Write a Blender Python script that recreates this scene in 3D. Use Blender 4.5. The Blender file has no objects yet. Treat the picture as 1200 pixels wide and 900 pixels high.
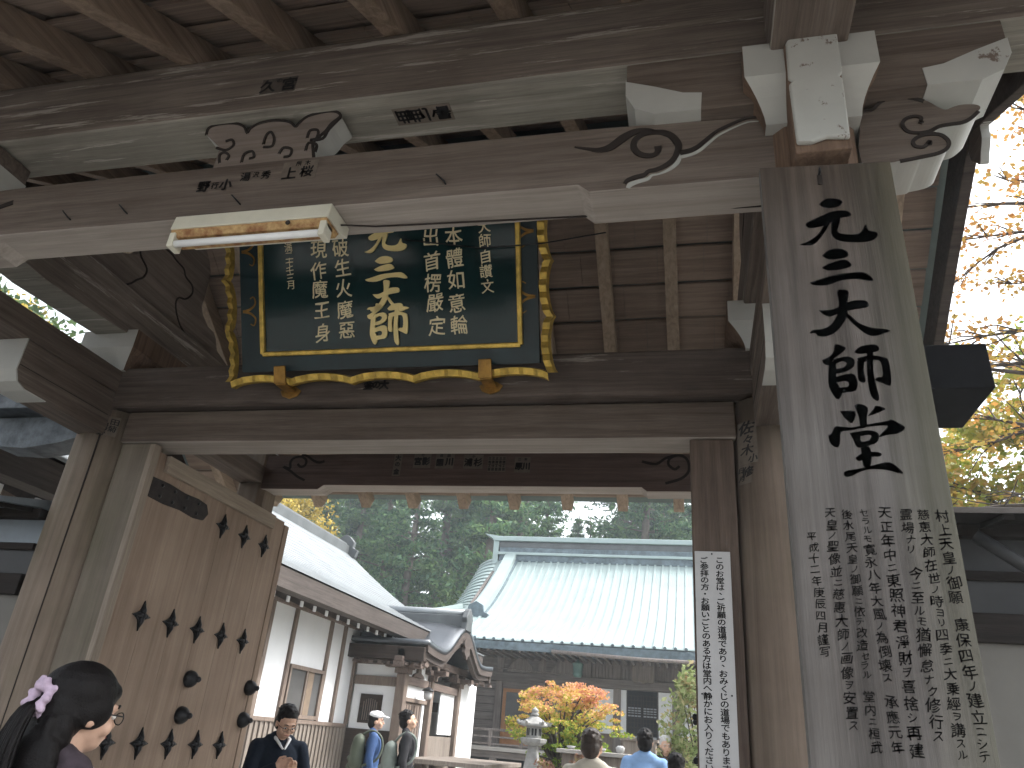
import bpy, bmesh, math, random
from mathutils import Vector, Matrix
R = math.radians
random.seed(7)
SC = bpy.context.scene
COL = SC.collection

CAM_F=872.2463
CAM_M=[[0.973045, 0.024676, 0.22929], [0.216929, -0.435344, -0.873738], [0.07826, 0.899926, -0.428963]]
STROKES=[[[0.3998,3.0257],[0.4157,3.0406],[0.4348,3.0444],[0.4582,3.0384],[0.4662,3.0283],[0.4584,3.0148],[0.4366,3.0084],[0.413,3.0122]],[[0.4067,2.9457],[0.3852,2.9129],[0.3569,2.8912],[0.3341,2.8829],[0.361,2.8772],[0.3801,2.8859],[0.4041,2.9182],[0.423,2.9512]],[[0.356,2.9538],[0.3631,2.9623],[0.4021,2.9812],[0.4353,2.9957],[0.4721,2.9943],[0.4853,2.9803],[0.4776,2.9719],[0.4484,2.9684],[0.4149,2.9484],[0.377,2.9393],[0.3604,2.9429]],[[0.4295,2.9631],[0.4538,2.9693],[0.445,2.9353],[0.441,2.9218],[0.4529,2.9105],[0.4834,2.9058],[0.5047,2.9128],[0.5205,2.9388],[0.5258,2.9177],[0.5452,2.9092],[0.547,2.8955],[0.5317,2.8813],[0.5007,2.8772],[0.4552,2.883],[0.4331,2.8951],[0.4248,2.9163]],[[0.3913,2.8377],[0.4112,2.8562],[0.4373,2.8595],[0.4593,2.849],[0.4599,2.831],[0.4388,2.824],[0.4081,2.8244]],[[0.3874,2.7968],[0.4119,2.8108],[0.4485,2.82],[0.4626,2.809],[0.4652,2.7957],[0.4401,2.7877],[0.4018,2.7859]],[[0.3507,2.7484],[0.376,2.7564],[0.418,2.7698],[0.4588,2.7734],[0.494,2.7741],[0.512,2.7581],[0.5178,2.7449],[0.5053,2.7432],[0.4764,2.7515],[0.4362,2.7504],[0.3944,2.7358],[0.3591,2.7394]],[[0.4187,2.7119],[0.4254,2.7191],[0.4427,2.7167],[0.4491,2.7068],[0.4392,2.6605],[0.439,2.6358],[0.4267,2.612],[0.4041,2.5828],[0.3784,2.5701],[0.3564,2.5711],[0.3498,2.5805],[0.335,2.5812],[0.3459,2.5916],[0.3708,2.5935],[0.3943,2.6075],[0.4121,2.6372],[0.4208,2.674]],[[0.3655,2.6534],[0.3964,2.6536],[0.4223,2.6645],[0.4536,2.6796],[0.488,2.6794],[0.4963,2.6665],[0.4902,2.6564],[0.4604,2.6519],[0.4253,2.6458],[0.3943,2.632],[0.3776,2.6391]],[[0.4307,2.6412],[0.446,2.6324],[0.4651,2.607],[0.4969,2.5904],[0.5251,2.5861],[0.5408,2.5794],[0.5234,2.5725],[0.5034,2.5651],[0.4847,2.5683],[0.4631,2.589],[0.444,2.6142]],[[0.3591,2.4957],[0.3795,2.5066],[0.3923,2.5237],[0.3977,2.543],[0.4222,2.5325],[0.4119,2.5171],[0.391,2.5004],[0.377,2.4805],[0.3629,2.4839]],[[0.3749,2.4835],[0.3925,2.4916],[0.392,2.4627],[0.3895,2.4286],[0.3998,2.4003],[0.3904,2.3782],[0.3802,2.384],[0.3691,2.4151],[0.3703,2.4462]],[[0.3883,2.4975],[0.425,2.5049],[0.4404,2.4927],[0.4358,2.4728],[0.4154,2.4591],[0.3901,2.4542],[0.3884,2.4657],[0.412,2.4724],[0.4205,2.4848],[0.4092,2.491],[0.3902,2.483]],[[0.3876,2.4429],[0.4289,2.453],[0.4408,2.4328],[0.4336,2.4022],[0.3993,2.3958],[0.3907,2.381],[0.3857,2.4006],[0.3962,2.4115],[0.4153,2.4138],[0.419,2.4267],[0.4077,2.4315],[0.3884,2.4275]],[[0.4432,2.5188],[0.4617,2.5345],[0.4955,2.5389],[0.506,2.528],[0.5001,2.5177],[0.4735,2.513],[0.452,2.5115]],[[0.4471,2.4896],[0.464,2.4919],[0.4599,2.4605],[0.4614,2.4294],[0.4517,2.4257],[0.4438,2.4384]],[[0.4481,2.4982],[0.4821,2.5057],[0.5141,2.4987],[0.5243,2.4869],[0.5245,2.4416],[0.5197,2.415],[0.5044,2.4209],[0.4849,2.4315],[0.4929,2.4397],[0.5048,2.4422],[0.5067,2.4761],[0.4991,2.4906],[0.4707,2.4888],[0.4532,2.4808]],[[0.4747,2.5234],[0.4898,2.5228],[0.4837,2.4598],[0.4852,2.4148],[0.4881,2.3816],[0.4822,2.3708],[0.4701,2.3847],[0.4668,2.4153],[0.4683,2.4603]],[[0.4255,2.3583],[0.4377,2.3635],[0.4571,2.3522],[0.4513,2.3226],[0.4487,2.3003],[0.4346,2.2962],[0.4328,2.3283]],[[0.3891,2.3426],[0.426,2.3419],[0.4156,2.3098],[0.4007,2.3207]],[[0.4542,2.328],[0.4701,2.3466],[0.4782,2.3572],[0.499,2.3487],[0.4851,2.3393],[0.4636,2.3305]],[[0.3537,2.2758],[0.362,2.28],[0.3717,2.2986],[0.3847,2.2995],[0.4119,2.2965],[0.4491,2.304],[0.5,2.3139],[0.5095,2.3175],[0.5281,2.3056],[0.5385,2.2939],[0.5224,2.2794],[0.4997,2.276],[0.4743,2.2694],[0.4874,2.285],[0.4984,2.3007],[0.4576,2.2986],[0.411,2.2885],[0.3853,2.2835],[0.38,2.2545],[0.3718,2.2414],[0.3569,2.252]],[[0.4056,2.2806],[0.4242,2.2846],[0.4303,2.2777],[0.431,2.2567],[0.4577,2.2617],[0.4572,2.2498],[0.4284,2.2411],[0.4175,2.2448],[0.412,2.2647]],[[0.4218,2.2836],[0.4518,2.288],[0.4734,2.2799],[0.4708,2.259],[0.4562,2.2488],[0.4507,2.2592],[0.4565,2.2706],[0.4504,2.2759],[0.4283,2.2725]],[[0.4282,2.2401],[0.4466,2.2436],[0.4509,2.223],[0.445,2.1924],[0.4292,2.1899],[0.428,2.2179]],[[0.4126,2.2128],[0.4263,2.2231],[0.4538,2.2291],[0.4734,2.2255],[0.4701,2.2168],[0.4477,2.2153],[0.4243,2.2051],[0.4155,2.2067]],[[0.3805,2.1721],[0.3878,2.1782],[0.422,2.1848],[0.4586,2.195],[0.4901,2.201],[0.5098,2.1849],[0.5176,2.1715],[0.504,2.1734],[0.4745,2.1814],[0.4349,2.1813],[0.3975,2.1646],[0.3831,2.163]]]
BOARD=[[0.2387,3.1861],[0.6156,3.1685],[0.6178,1.525],[0.2487,1.4942],[0.2508,2.1361]]
COLS=[["村上天皇ノ御願　康保四年ノ建立ニシテ",[0.5871,2.0638],[0.5907,1.5436]],["慈恵大師在世ノ時ヨリ四季ニ大乗經ヲ講スル",[0.5464,2.067],[0.5495,1.5435]],["霊場ナリ　今ニ至ルモ猶懈怠ナク修行ス",[0.5116,2.0664],[0.5061,1.5763]],["天正年中ニ東照神君淨財ヲ喜捨シ再建",[0.4631,2.07],[0.4614,1.5447]],["セラルモ寛永八年大風ノ為倒壊ス　承應元年",[0.4168,2.0692],[0.4224,1.5482]],["後水尾天皇ノ御願ニ依テ改造セラル　堂内ニ桓武",[0.377,2.0643],[0.3784,1.5448]],["天皇ノ聖像並ニ慈惠大師ノ画像ヲ安置ス",[0.3376,2.068],[0.3383,1.585]],["平成十二年庚辰四月謹写",[0.2897,2.0074],[0.2946,1.7373]]]
PL0=[3.56,3.3107]
PL_outer=[[-2.656,-0.0141],[-0.7381,0.0176],[-0.7831,0.8636],[-2.6807,0.8026]]
PL_inner=[[-2.4449,0.149],[-0.8772,0.1671],[-0.8981,0.8583],[-2.4781,0.825]]
PL_hook=[[-2.3295,0.0285],[-1.0797,0.0323]]
PLCH=[["元",-1.6633,0.8136],["三",-1.663,0.6225],["大",-1.6566,0.4654],["師",-1.6608,0.304],["破",-1.9472,0.761],["生",-1.9346,0.6468],["火",-1.9313,0.5253],["魔",-1.9275,0.4009],["惡",-1.9177,0.2818],["現",-2.0843,0.7601],["作",-2.0876,0.638],["魔",-2.0839,0.5276],["王",-2.0735,0.4019],["身",-2.0705,0.2696],["満",-2.2813,0.7863],["二",-2.2771,0.7354],["十",-2.2754,0.6948],["壬",-2.2738,0.6491],["三",-2.2728,0.6035],["月",-2.2722,0.563],["大",-1.0772,0.8235],["師",-1.0734,0.7435],["自",-1.0736,0.6563],["讚",-1.0718,0.5741],["文",-1.0656,0.4898],["本",-1.2545,0.7814],["體",-1.2522,0.6586],["如",-1.2483,0.5353],["意",-1.2457,0.4063],["輪",-1.2343,0.2828],["出",-1.3903,0.7852],["首",-1.3877,0.6493],["楞",-1.3843,0.5251],["嚴",-1.375,0.4127],["定",-1.3662,0.2826]]
SW_tail=[[-0.3791,3.4626],[-0.3265,3.4457],[-0.2901,3.4364],[-0.2494,3.4446],[-0.2042,3.4818],[-0.1638,3.5056],[-0.1234,3.5102],[-0.0907,3.5017]]
SW_spiral=[[-0.0811,3.4277],[-0.0812,3.4047],[-0.0936,3.3899],[-0.1183,3.3884],[-0.1481,3.4032],[-0.1658,3.4352],[-0.1585,3.4711],[-0.1284,3.4926],[-0.0782,3.4939],[-0.0387,3.4752],[-0.0146,3.4388],[-0.0102,3.4088],[-0.0255,3.3653],[-0.0549,3.3368],[-0.089,3.3217],[-0.1134,3.3181],[-0.128,3.3039],[-0.1622,3.2951],[-0.1867,3.2852],[-0.1963,3.2704]]
SW_branch=[[-0.0058,3.3874],[0.0282,3.3941],[0.0575,3.4098],[0.0872,3.4386],[0.122,3.4701],[0.171,3.4964],[0.2197,3.5161],[0.2576,3.516]]
KAERU=[[-1.9412,3.6831],[-1.9403,3.7214],[-1.8965,3.7364],[-1.8207,3.7311],[-1.7701,3.7067],[-1.7457,3.6689],[-1.7366,3.6899],[-1.6992,3.7141],[-1.6289,3.7215],[-1.5604,3.7033],[-1.5253,3.6728],[-1.5147,3.6883],[-1.48,3.7227],[-1.406,3.7359],[-1.356,3.7286],[-1.3329,3.7015],[-1.3646,3.6673],[-1.3841,3.6283],[-1.4175,3.5915],[-1.4263,3.568],[-1.4053,3.5328],[-1.407,3.4769],[-1.8313,3.5035],[-1.8559,3.5395],[-1.8555,3.5897],[-1.8806,3.6268]]
KAERU_lines=[[[-1.8709,3.6039],[-1.8216,3.5842],[-1.7917,3.6072],[-1.8073,3.6381],[-1.8352,3.6333]],[[-1.8315,3.5155],[-1.8435,3.5584],[-1.8258,3.5729],[-1.7986,3.5529],[-1.8035,3.5286]],[[-1.729,3.5064],[-1.7268,3.5522],[-1.6935,3.5613],[-1.6784,3.5297],[-1.6981,3.524]],[[-1.5671,3.5323],[-1.5535,3.5633],[-1.5159,3.5503],[-1.5154,3.5177],[-1.5418,3.5129]],[[-1.4581,3.6003],[-1.4531,3.6412],[-1.4176,3.6363],[-1.4158,3.5947],[-1.4421,3.59],[-1.3877,3.591],[-1.3701,3.6381],[-1.3296,3.696]],[[-1.4506,3.5339],[-1.4456,3.574],[-1.4087,3.561],[-1.407,3.5203]],[[-1.6518,3.5925],[-1.6499,3.6426],[-1.6321,3.6571],[-1.609,3.6203],[-1.6089,3.5787],[-1.6484,3.5788]]]
KIBANA=[[0.5965,3.5059],[0.6278,3.5078],[0.6533,3.5364],[0.6904,3.5503],[0.73,3.5507],[0.7675,3.5384],[0.8032,3.5169],[0.825,3.4912],[0.8477,3.4739],[0.87,3.4814],[0.8962,3.4881],[0.9332,3.4845],[0.9499,3.4726],[0.9427,3.4549],[0.9154,3.4279],[0.8884,3.4145],[0.8548,3.4119],[0.8207,3.4074],[0.797,3.3891],[0.8274,3.3697],[0.8395,3.3409],[0.8288,3.3124],[0.7995,3.2953],[0.7527,3.2863],[0.7392,3.2791],[0.6846,3.2757],[0.5709,3.2817]]
KIB_lines=[[[0.7724,3.4309],[0.7653,3.4257],[0.7704,3.4468],[0.7504,3.456],[0.7235,3.4473],[0.7118,3.4239],[0.7227,3.3944],[0.7528,3.3829],[0.7868,3.3857],[0.8187,3.4027],[0.8527,3.4072],[0.8862,3.4098],[0.9132,3.4232],[0.9404,3.4501]],[[0.7757,3.3385],[0.781,3.3318],[0.7807,3.3439],[0.7609,3.3224],[0.7367,3.3285],[0.7335,3.3501],[0.755,3.3686],[0.7851,3.3737],[0.8173,3.3663],[0.8354,3.3367],[0.8268,3.308],[0.7975,3.2909],[0.7509,3.2819],[0.6829,3.2713]],[[0.6041,3.5029],[0.6309,3.5054],[0.6612,3.5365],[0.7063,3.5459],[0.7491,3.5393],[0.7893,3.5182]]]
GP_edge=[[4.1047,4.7387],[4.1738,4.6746],[4.2161,4.6098],[4.2235,4.531],[4.2288,4.3969],[4.2289,4.3068],[4.2642,4.2567],[4.3548,4.203],[4.4392,4.1977],[4.4806,4.167],[4.5301,4.0863],[4.7282,4.0278],[4.7907,3.9866]]
GP_lines=[[[3.4888,4.3206],[3.5251,4.2721],[3.6041,4.228],[3.6022,4.161],[3.5544,4.1048],[3.5167,4.0527],[3.4608,4.0003]],[[3.6748,4.4639],[3.7621,4.4746],[3.8398,4.4594],[3.9287,4.4503],[3.9719,4.4086],[4.0543,4.3921],[4.0856,4.3502],[4.0713,4.2969],[4.03,4.2499],[3.9687,4.2234],[3.9556,4.1723],[3.9908,4.1091],[4.0588,4.0479],[4.1342,4.0152]]]
RS=[[[-0.3561,3.505],[-0.2495,3.4846],[-0.1785,3.5302],[-0.096,3.5555]],[[-0.0742,3.4669],[-0.1095,3.4418],[-0.1556,3.4795],[-0.1433,3.5302],[-0.0726,3.5554],[-0.0152,3.5173],[-0.0056,3.4295],[-0.0645,3.3673],[-0.1805,3.3296]]]
LS=[[[-3.0328,3.5104],[-3.0833,3.4976],[-3.1407,3.517],[-3.2028,3.556],[-3.2596,3.5692]],[[-3.2815,3.4847],[-3.2488,3.459],[-3.2114,3.4719],[-3.2078,3.517],[-3.2553,3.5496],[-3.3216,3.5433],[-3.3535,3.5042],[-3.347,3.446],[-3.4109,3.4588],[-3.3344,3.4203],[-3.2558,3.3694],[-3.1823,3.338]]]

# ------------------------------------------------------------------ camera
cam = bpy.data.cameras.new("camera"); camo = bpy.data.objects.new("camera", cam); COL.objects.link(camo)
cam.sensor_width = 36.0; cam.lens = CAM_F/1200*36.0; cam.clip_start = 0.05; cam.clip_end = 600
camo.matrix_world = Matrix.Translation((0, 0, 1.5)) @ Matrix(CAM_M).to_4x4()
SC.camera = camo

# ------------------------------------------------------------------ world, sun, exposure
SUN_EL, SUN_AZ = 50, 72        # degrees; azimuth from +Y clockwise: a soft high sun from the right of the court
w = bpy.data.worlds.new("World"); SC.world = w; w.use_nodes = True
nt = w.node_tree; nt.nodes.clear()
sky = nt.nodes.new("ShaderNodeTexSky"); sky.sky_type = 'NISHITA'; sky.sun_disc = False
sky.sun_elevation = R(SUN_EL); sky.sun_rotation = R(SUN_AZ); sky.dust_density = 4.0; sky.air_density = 1.0; sky.ozone_density = 1.0
hs = nt.nodes.new("ShaderNodeHueSaturation"); hs.inputs["Saturation"].default_value = 0.22   # thin white overcast
bg = nt.nodes.new("ShaderNodeBackground"); bg.inputs["Strength"].default_value = 0.15
wo = nt.nodes.new("ShaderNodeOutputWorld")
nt.links.new(sky.outputs[0], hs.inputs["Color"]); nt.links.new(hs.outputs[0], bg.inputs["Color"]); nt.links.new(bg.outputs[0], wo.inputs["Surface"])
sun = bpy.data.lights.new("sun", 'SUN'); sun.energy = 1.4; sun.angle = R(12); sun.color = (1.0, 0.96, 0.9)
suno = bpy.data.objects.new("sun", sun); COL.objects.link(suno); suno.location = (0, -5, 30)
_d = Vector((math.sin(R(SUN_AZ))*math.cos(R(SUN_EL)), math.cos(R(SUN_AZ))*math.cos(R(SUN_EL)), math.sin(R(SUN_EL))))
suno.rotation_euler = _d.to_track_quat('Z', 'Y').to_euler()
vs = SC.view_settings; SC.display_settings.display_device = 'sRGB'
vs.view_transform = 'Standard'; vs.look = 'None'; vs.exposure = 2.05; vs.gamma = 1.0; vs.use_curve_mapping = False
SC.render.engine = 'CYCLES'
cy = SC.cycles
cy.use_denoising = True; cy.max_bounces = 8; cy.diffuse_bounces = 5; cy.glossy_bounces = 3; cy.transmission_bounces = 4; cy.transparent_max_bounces = 8
cy.volume_bounces = 0; cy.caustics_reflective = False; cy.caustics_refractive = False
cy.use_adaptive_sampling = True; cy.adaptive_threshold = 0.02

# ------------------------------------------------------------------ materials
def srgb(r, g, b):
    f = lambda c: (c/255/12.92) if c/255 <= 0.04045 else ((c/255+0.055)/1.055)**2.4
    return (f(r), f(g), f(b), 1)
def new_mat(name):
    m = bpy.data.materials.new(name); m.use_nodes = True
    n = m.node_tree; b = n.nodes["Principled BSDF"]
    return m, n, b
def N(nt, t, **kw):
    n = nt.nodes.new(t)
    for k, v in kw.items(): setattr(n, k, v)
    return n
def mixc(nt, fac, a, b, mode='MIX'):
    m = N(nt, "ShaderNodeMix", data_type='RGBA', blend_type=mode)
    def put(sock, v):
        if hasattr(v, 'links') or isinstance(v, bpy.types.NodeSocket): nt.links.new(v, sock)
        else: sock.default_value = v
    put(m.inputs[0], fac); put(m.inputs[6], a); put(m.inputs[7], b)
    return m.outputs[2]
def noise(nt, vec, scale, detail=4, rough=0.6, dist=0.0):
    n = N(nt, "ShaderNodeTexNoise"); n.inputs["Scale"].default_value = scale; n.inputs["Detail"].default_value = detail
    n.inputs["Roughness"].default_value = rough; n.inputs["Distortion"].default_value = dist
    if vec is not None: nt.links.new(vec, n.inputs["Vector"])
    return n.outputs["Fac"]
def ramp(nt, fac, stops):
    r = N(nt, "ShaderNodeValToRGB"); nt.links.new(fac, r.inputs[0])
    e = r.color_ramp.elements
    while len(e) < len(stops): e.new(0.5)
    for i, (p, c) in enumerate(stops): e[i].position = p; e[i].color = c if len(c) == 4 else (*c, 1)
    return r.outputs[0]
def coords(nt, scale, kind='Object', rot=(0, 0, 0)):
    t = N(nt, "ShaderNodeTexCoord"); mp = N(nt, "ShaderNodeMapping"); mp.inputs["Scale"].default_value = scale; mp.inputs["Rotation"].default_value = rot
    nt.links.new(t.outputs[kind], mp.inputs["Vector"]); return mp.outputs["Vector"]
def bump(nt, b, h, strength=0.3, dist=0.01):
    n = N(nt, "ShaderNodeBump"); n.inputs["Strength"].default_value = strength; n.inputs["Distance"].default_value = dist
    nt.links.new(h, n.inputs["Height"]); nt.links.new(n.outputs[0], b.inputs["Normal"])
W4 = lambda v: (v, v, v, 1)
def wood(name, dark, light, axis='X', pale=0.0, pale_col=(0.42, 0.39, 0.35, 1), rough=0.82, green=0.0, stain=0.5, grain=1.0, soft=False):
    """weathered timber: grain runs along the axis; pale = share of flaking bleached streaks; green = algae bloom"""
    m, n, b = new_mat(name)
    k = {'X': (0.35, 9, 9), 'Y': (9, 0.35, 9), 'Z': (9, 9, 0.35)}[axis]
    v = coords(n, tuple(c*grain for c in k))
    g = noise(n, v, 3.2, 8, 0.65, 0.6)
    c = ramp(n, g, [(0.28, dark), (0.5, tuple((dark[i]+light[i])/2 for i in range(3))), (0.72, light)])
    fine = noise(n, coords(n, tuple(c_*4*grain for c_ in k)), 5, 3, 0.7)
    c = mixc(n, 0.16 if soft else 0.35, c, ramp(n, fine, [(0.3, W4(0.35)), (0.7, W4(1.0))]), 'MULTIPLY')
    bl = noise(n, coords(n, (1, 1, 1)), 1.7, 5, 0.6)
    c = mixc(n, stain, c, ramp(n, bl, [(0.3, (0.5, 0.47, 0.45, 1)), (0.65, W4(1.0))]), 'MULTIPLY')
    crack = ramp(n, noise(n, coords(n, tuple(q*1.6*grain for q in k)), 4.1, 2, 0.5), [(0.0, W4(0.25)), (0.30, W4(1)), (1.0, W4(1))])
    c = mixc(n, 0.35 if soft else 0.7, c, crack, 'MULTIPLY')
    if pale > 0:
        kp = tuple(min(q, 5.0)*1.0 for q in k)
        p = noise(n, coords(n, kp), 3.0, 9, 0.72)
        f = ramp(n, p, [(0.66-pale*0.25, W4(0)), (0.70-pale*0.25, W4(0.85))])
        c = mixc(n, f, c, pale_col)
    if green > 0:
        gz = noise(n, coords(n, (1.5, 1.5, 0.6)), 2.5, 5, 0.65)
        f = ramp(n, gz, [(0.45, W4(0)), (0.75, W4(green))])
        c = mixc(n, f, c, (0.085, 0.09, 0.045, 1))
    oi = N(n, "ShaderNodeObjectInfo")
    c = mixc(n, 0.3, c, ramp(n, oi.outputs["Random"], [(0, W4(0.62)), (1, W4(1.1))]), 'MULTIPLY')
    n.links.new(c, b.inputs["Base Color"]); b.inputs["Roughness"].default_value = rough; b.inputs["Specular IOR Level"].default_value = 0.25
    bump(n, b, fine, 0.35, 0.006)
    return m
def plain(name, col, rough=0.6, metal=0.0, var=0.25, vscale=3.0, bumps=0.0, spec=0.4, col2=None, bscale=40):
    m, n, b = new_mat(name)
    v = noise(n, coords(n, (1, 1, 1)), vscale, 6, 0.65)
    if col2 is None: col2 = tuple(c*(1-var) for c in col[:3])+(1,)
    c = ramp(n, v, [(0.35, col2), (0.68, tuple(col[:3])+(1,))])
    n.links.new(c, b.inputs["Base Color"]); b.inputs["Roughness"].default_value = rough; b.inputs["Metallic"].default_value = metal
    b.inputs["Specular IOR Level"].default_value = spec
    if bumps: bump(n, b, noise(n, coords(n, (1, 1, 1)), bscale, 4, 0.6), bumps, 0.004)
    return m
def chipped_white(name, base=(0.43, 0.435, 0.41), under=(0.14, 0.105, 0.085), chips=0.3, scale=9):
    m, n, b = new_mat(name)
    p = noise(n, coords(n, (1, 1, 1)), scale, 9, 0.75)
    d = noise(n, coords(n, (1, 1, 1)), 2.2, 5, 0.6)
    c = ramp(n, d, [(0.3, tuple(q*0.78 for q in base)), (0.7, base)])
    f = ramp(n, p, [(0.32+chips*0.3-0.09, W4(1)), (0.35+chips*0.3-0.09, W4(0))])
    c = mixc(n, f, c, (*under, 1))
    n.links.new(c, b.inputs["Base Color"]); b.inputs["Roughness"].default_value = 0.75
    bump(n, b, p, 0.25, 0.006)
    return m
def leaf(name, cols, trans=0.35, var_scale=1.2, zgrad=None):
    m, n, b = new_mat(name)
    g = N(n, "ShaderNodeNewGeometry"); big = noise(n, coords(n, (1, 1, 1)), var_scale, 4, 0.6)
    add = N(n, "ShaderNodeMath", operation='MULTIPLY_ADD'); n.links.new(g.outputs["Random Per Island"], add.inputs[0]); add.inputs[1].default_value = 0.42
    n.links.new(big, add.inputs[2]); 
    sub = N(n, "ShaderNodeMath", operation='ADD'); n.links.new(add.outputs[0], sub.inputs[0]); sub.inputs[1].default_value = -0.21
    fac = sub.outputs[0]
    if zgrad:
        t = N(n, "ShaderNodeTexCoord"); sp = N(n, "ShaderNodeSeparateXYZ"); n.links.new(t.outputs["Object"], sp.inputs[0])
        mr = N(n, "ShaderNodeMapRange"); mr.inputs[1].default_value = zgrad[0]; mr.inputs[2].default_value = zgrad[1]; mr.inputs[3].default_value = -zgrad[2]; mr.inputs[4].default_value = zgrad[2]
        n.links.new(sp.outputs[2], mr.inputs[0]); a2 = N(n, "ShaderNodeMath", operation='ADD'); n.links.new(fac, a2.inputs[0]); n.links.new(mr.outputs[0], a2.inputs[1]); fac = a2.outputs[0]
    k = len(cols); c = ramp(n, fac, [(0.22+0.56*i/(k-1), cols[i]) for i in range(k)])
    n.links.new(c, b.inputs["Base Color"]); b.inputs["Roughness"].default_value = 0.6; b.inputs["Specular IOR Level"].default_value = 0.3
    tr = N(n, "ShaderNodeBsdfTranslucent"); n.links.new(c, tr.inputs["Color"])
    mx = N(n, "ShaderNodeMixShader"); mx.inputs[0].default_value = trans
    out = [q for q in n.nodes if q.type == 'OUTPUT_MATERIAL'][0]
    n.links.new(b.outputs[0], mx.inputs[1]); n.links.new(tr.outputs[0], mx.inputs[2]); n.links.new(mx.outputs[0], out.inputs["Surface"])
    return m

D1, L1 = (0.088, 0.067, 0.055), (0.225, 0.182, 0.152)
def sign_mat():
    """grey weathered plank: browner and darker towards the top, algae green along one edge, rain streaks"""
    m = wood('signboard_timber', (0.088, 0.079, 0.073), (0.165, 0.153, 0.144), 'Z', stain=0.6, grain=0.6, soft=True); n = m.node_tree; b = n.nodes['Principled BSDF']
    c = b.inputs['Base Color'].links[0].from_socket
    st = ramp(n, noise(n, coords(n, (14, 1, 0.55)), 1.3, 5, 0.6), [(0.36, W4(0.55)), (0.56, W4(1.08))]); c = mixc(n, 0.75, c, st, 'MULTIPLY')
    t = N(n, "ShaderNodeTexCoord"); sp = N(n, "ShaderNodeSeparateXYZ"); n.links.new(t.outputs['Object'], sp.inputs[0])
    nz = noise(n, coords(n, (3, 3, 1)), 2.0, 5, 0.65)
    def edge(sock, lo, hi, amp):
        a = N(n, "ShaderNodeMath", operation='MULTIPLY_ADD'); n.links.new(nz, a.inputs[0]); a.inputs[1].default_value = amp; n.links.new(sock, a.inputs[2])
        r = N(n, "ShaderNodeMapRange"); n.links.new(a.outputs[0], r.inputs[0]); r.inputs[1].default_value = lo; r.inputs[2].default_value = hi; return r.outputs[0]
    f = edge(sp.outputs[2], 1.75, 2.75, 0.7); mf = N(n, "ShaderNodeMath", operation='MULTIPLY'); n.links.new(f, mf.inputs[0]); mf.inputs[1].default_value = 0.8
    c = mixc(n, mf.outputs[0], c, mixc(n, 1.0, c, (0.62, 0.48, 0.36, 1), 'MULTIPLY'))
    f = edge(sp.outputs[0], 0.13, 0.32, 0.16); mf = N(n, "ShaderNodeMath", operation='MULTIPLY'); n.links.new(f, mf.inputs[0]); mf.inputs[1].default_value = 0.5
    c = mixc(n, mf.outputs[0], c, (0.105, 0.108, 0.062, 1)); n.links.new(c, b.inputs['Base Color']); return m
M = {}
for ax in 'XYZ':
    M['beam'+ax] = wood('gate_timber_'+ax, D1, L1, ax, stain=0.5)
    M['old'+ax] = wood('bleached_gate_timber_'+ax, (0.112, 0.09, 0.076), (0.28, 0.236, 0.203), ax, pale=0.38, pale_col=(0.36, 0.335, 0.30, 1), stain=0.6)
M['lintel'] = wood('lintel_timber', (0.08, 0.062, 0.053), (0.20, 0.162, 0.14), 'X', pale=0.28, pale_col=(0.3, 0.27, 0.24, 1), stain=0.7)
M['tie'] = wood('tie_beam_timber', (0.105, 0.082, 0.068), (0.215, 0.178, 0.152), 'X', stain=0.45)
M['rear'] = wood('rear_beam_timber', (0.085, 0.058, 0.049), (0.175, 0.125, 0.107), 'X', stain=0.4)
M['rafter'] = wood('rafter_timber', (0.165, 0.118, 0.083), (0.37, 0.28, 0.21), 'Y', stain=0.4)
M['rafterR'] = wood('court_lit_rafter_timber', (0.26, 0.20, 0.15), (0.50, 0.40, 0.31), 'Y', stain=0.3, soft=True)  # same timber as the front rafters, colour lightened to stand for court light
M['boards'] = wood('roof_board_timber', (0.235, 0.175, 0.14), (0.46, 0.365, 0.30), 'X', stain=0.5, grain=0.8)
M['panelY'] = wood('gable_panel_timber', (0.14, 0.11, 0.092), (0.30, 0.25, 0.215), 'Y', stain=0.5)
M['jambL'] = wood('left_jamb_timber', (0.13, 0.108, 0.085), (0.22, 0.19, 0.155), 'Z', stain=0.5, green=0.4, grain=0.6, soft=True)
M['pillar'] = wood('pillar_timber', (0.17, 0.132, 0.102), (0.31, 0.25, 0.20), 'Z', stain=0.55, green=0.4, grain=0.5, soft=True)
M['pillarM'] = wood('shade_darkened_pillar_timber', (0.125, 0.095, 0.074), (0.235, 0.185, 0.147), 'Z', stain=0.55, green=0.3, grain=0.5, soft=True)  # same pillar timber, colour darkened for the shade of the signboard
M['pillarR'] = wood('front_pillar_timber', (0.10, 0.062, 0.043), (0.25, 0.17, 0.12), 'Z', stain=0.5)
M['jamb'] = wood('jamb_timber', (0.07, 0.05, 0.04), (0.16, 0.12, 0.095), 'Z', stain=0.5)
M['door'] = wood('door_plank_timber', (0.265, 0.192, 0.145), (0.40, 0.305, 0.235), 'Z', stain=0.45, grain=0.55, soft=True)
M['doorrail'] = wood('door_rail_timber', (0.28, 0.225, 0.175), (0.46, 0.385, 0.31), 'Y', stain=0.3)
M['paleX'] = wood('pale_beam_underside', (0.26, 0.23, 0.205), (0.42, 0.38, 0.345), 'X', stain=0.35, soft=True)  # pale timber, made lighter still in place of light bounced off the ground
M['oldpale'] = wood('flaking_pale_underside', (0.20, 0.188, 0.16), (0.40, 0.38, 0.33), 'X', pale=0.34, stain=0.5)  # flaking is wear; the pale base also carries ground bounce light
M['paleY'] = wood('carved_strut_timber', (0.17, 0.14, 0.12), (0.30, 0.255, 0.225), 'X', stain=0.4, soft=True)
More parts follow.
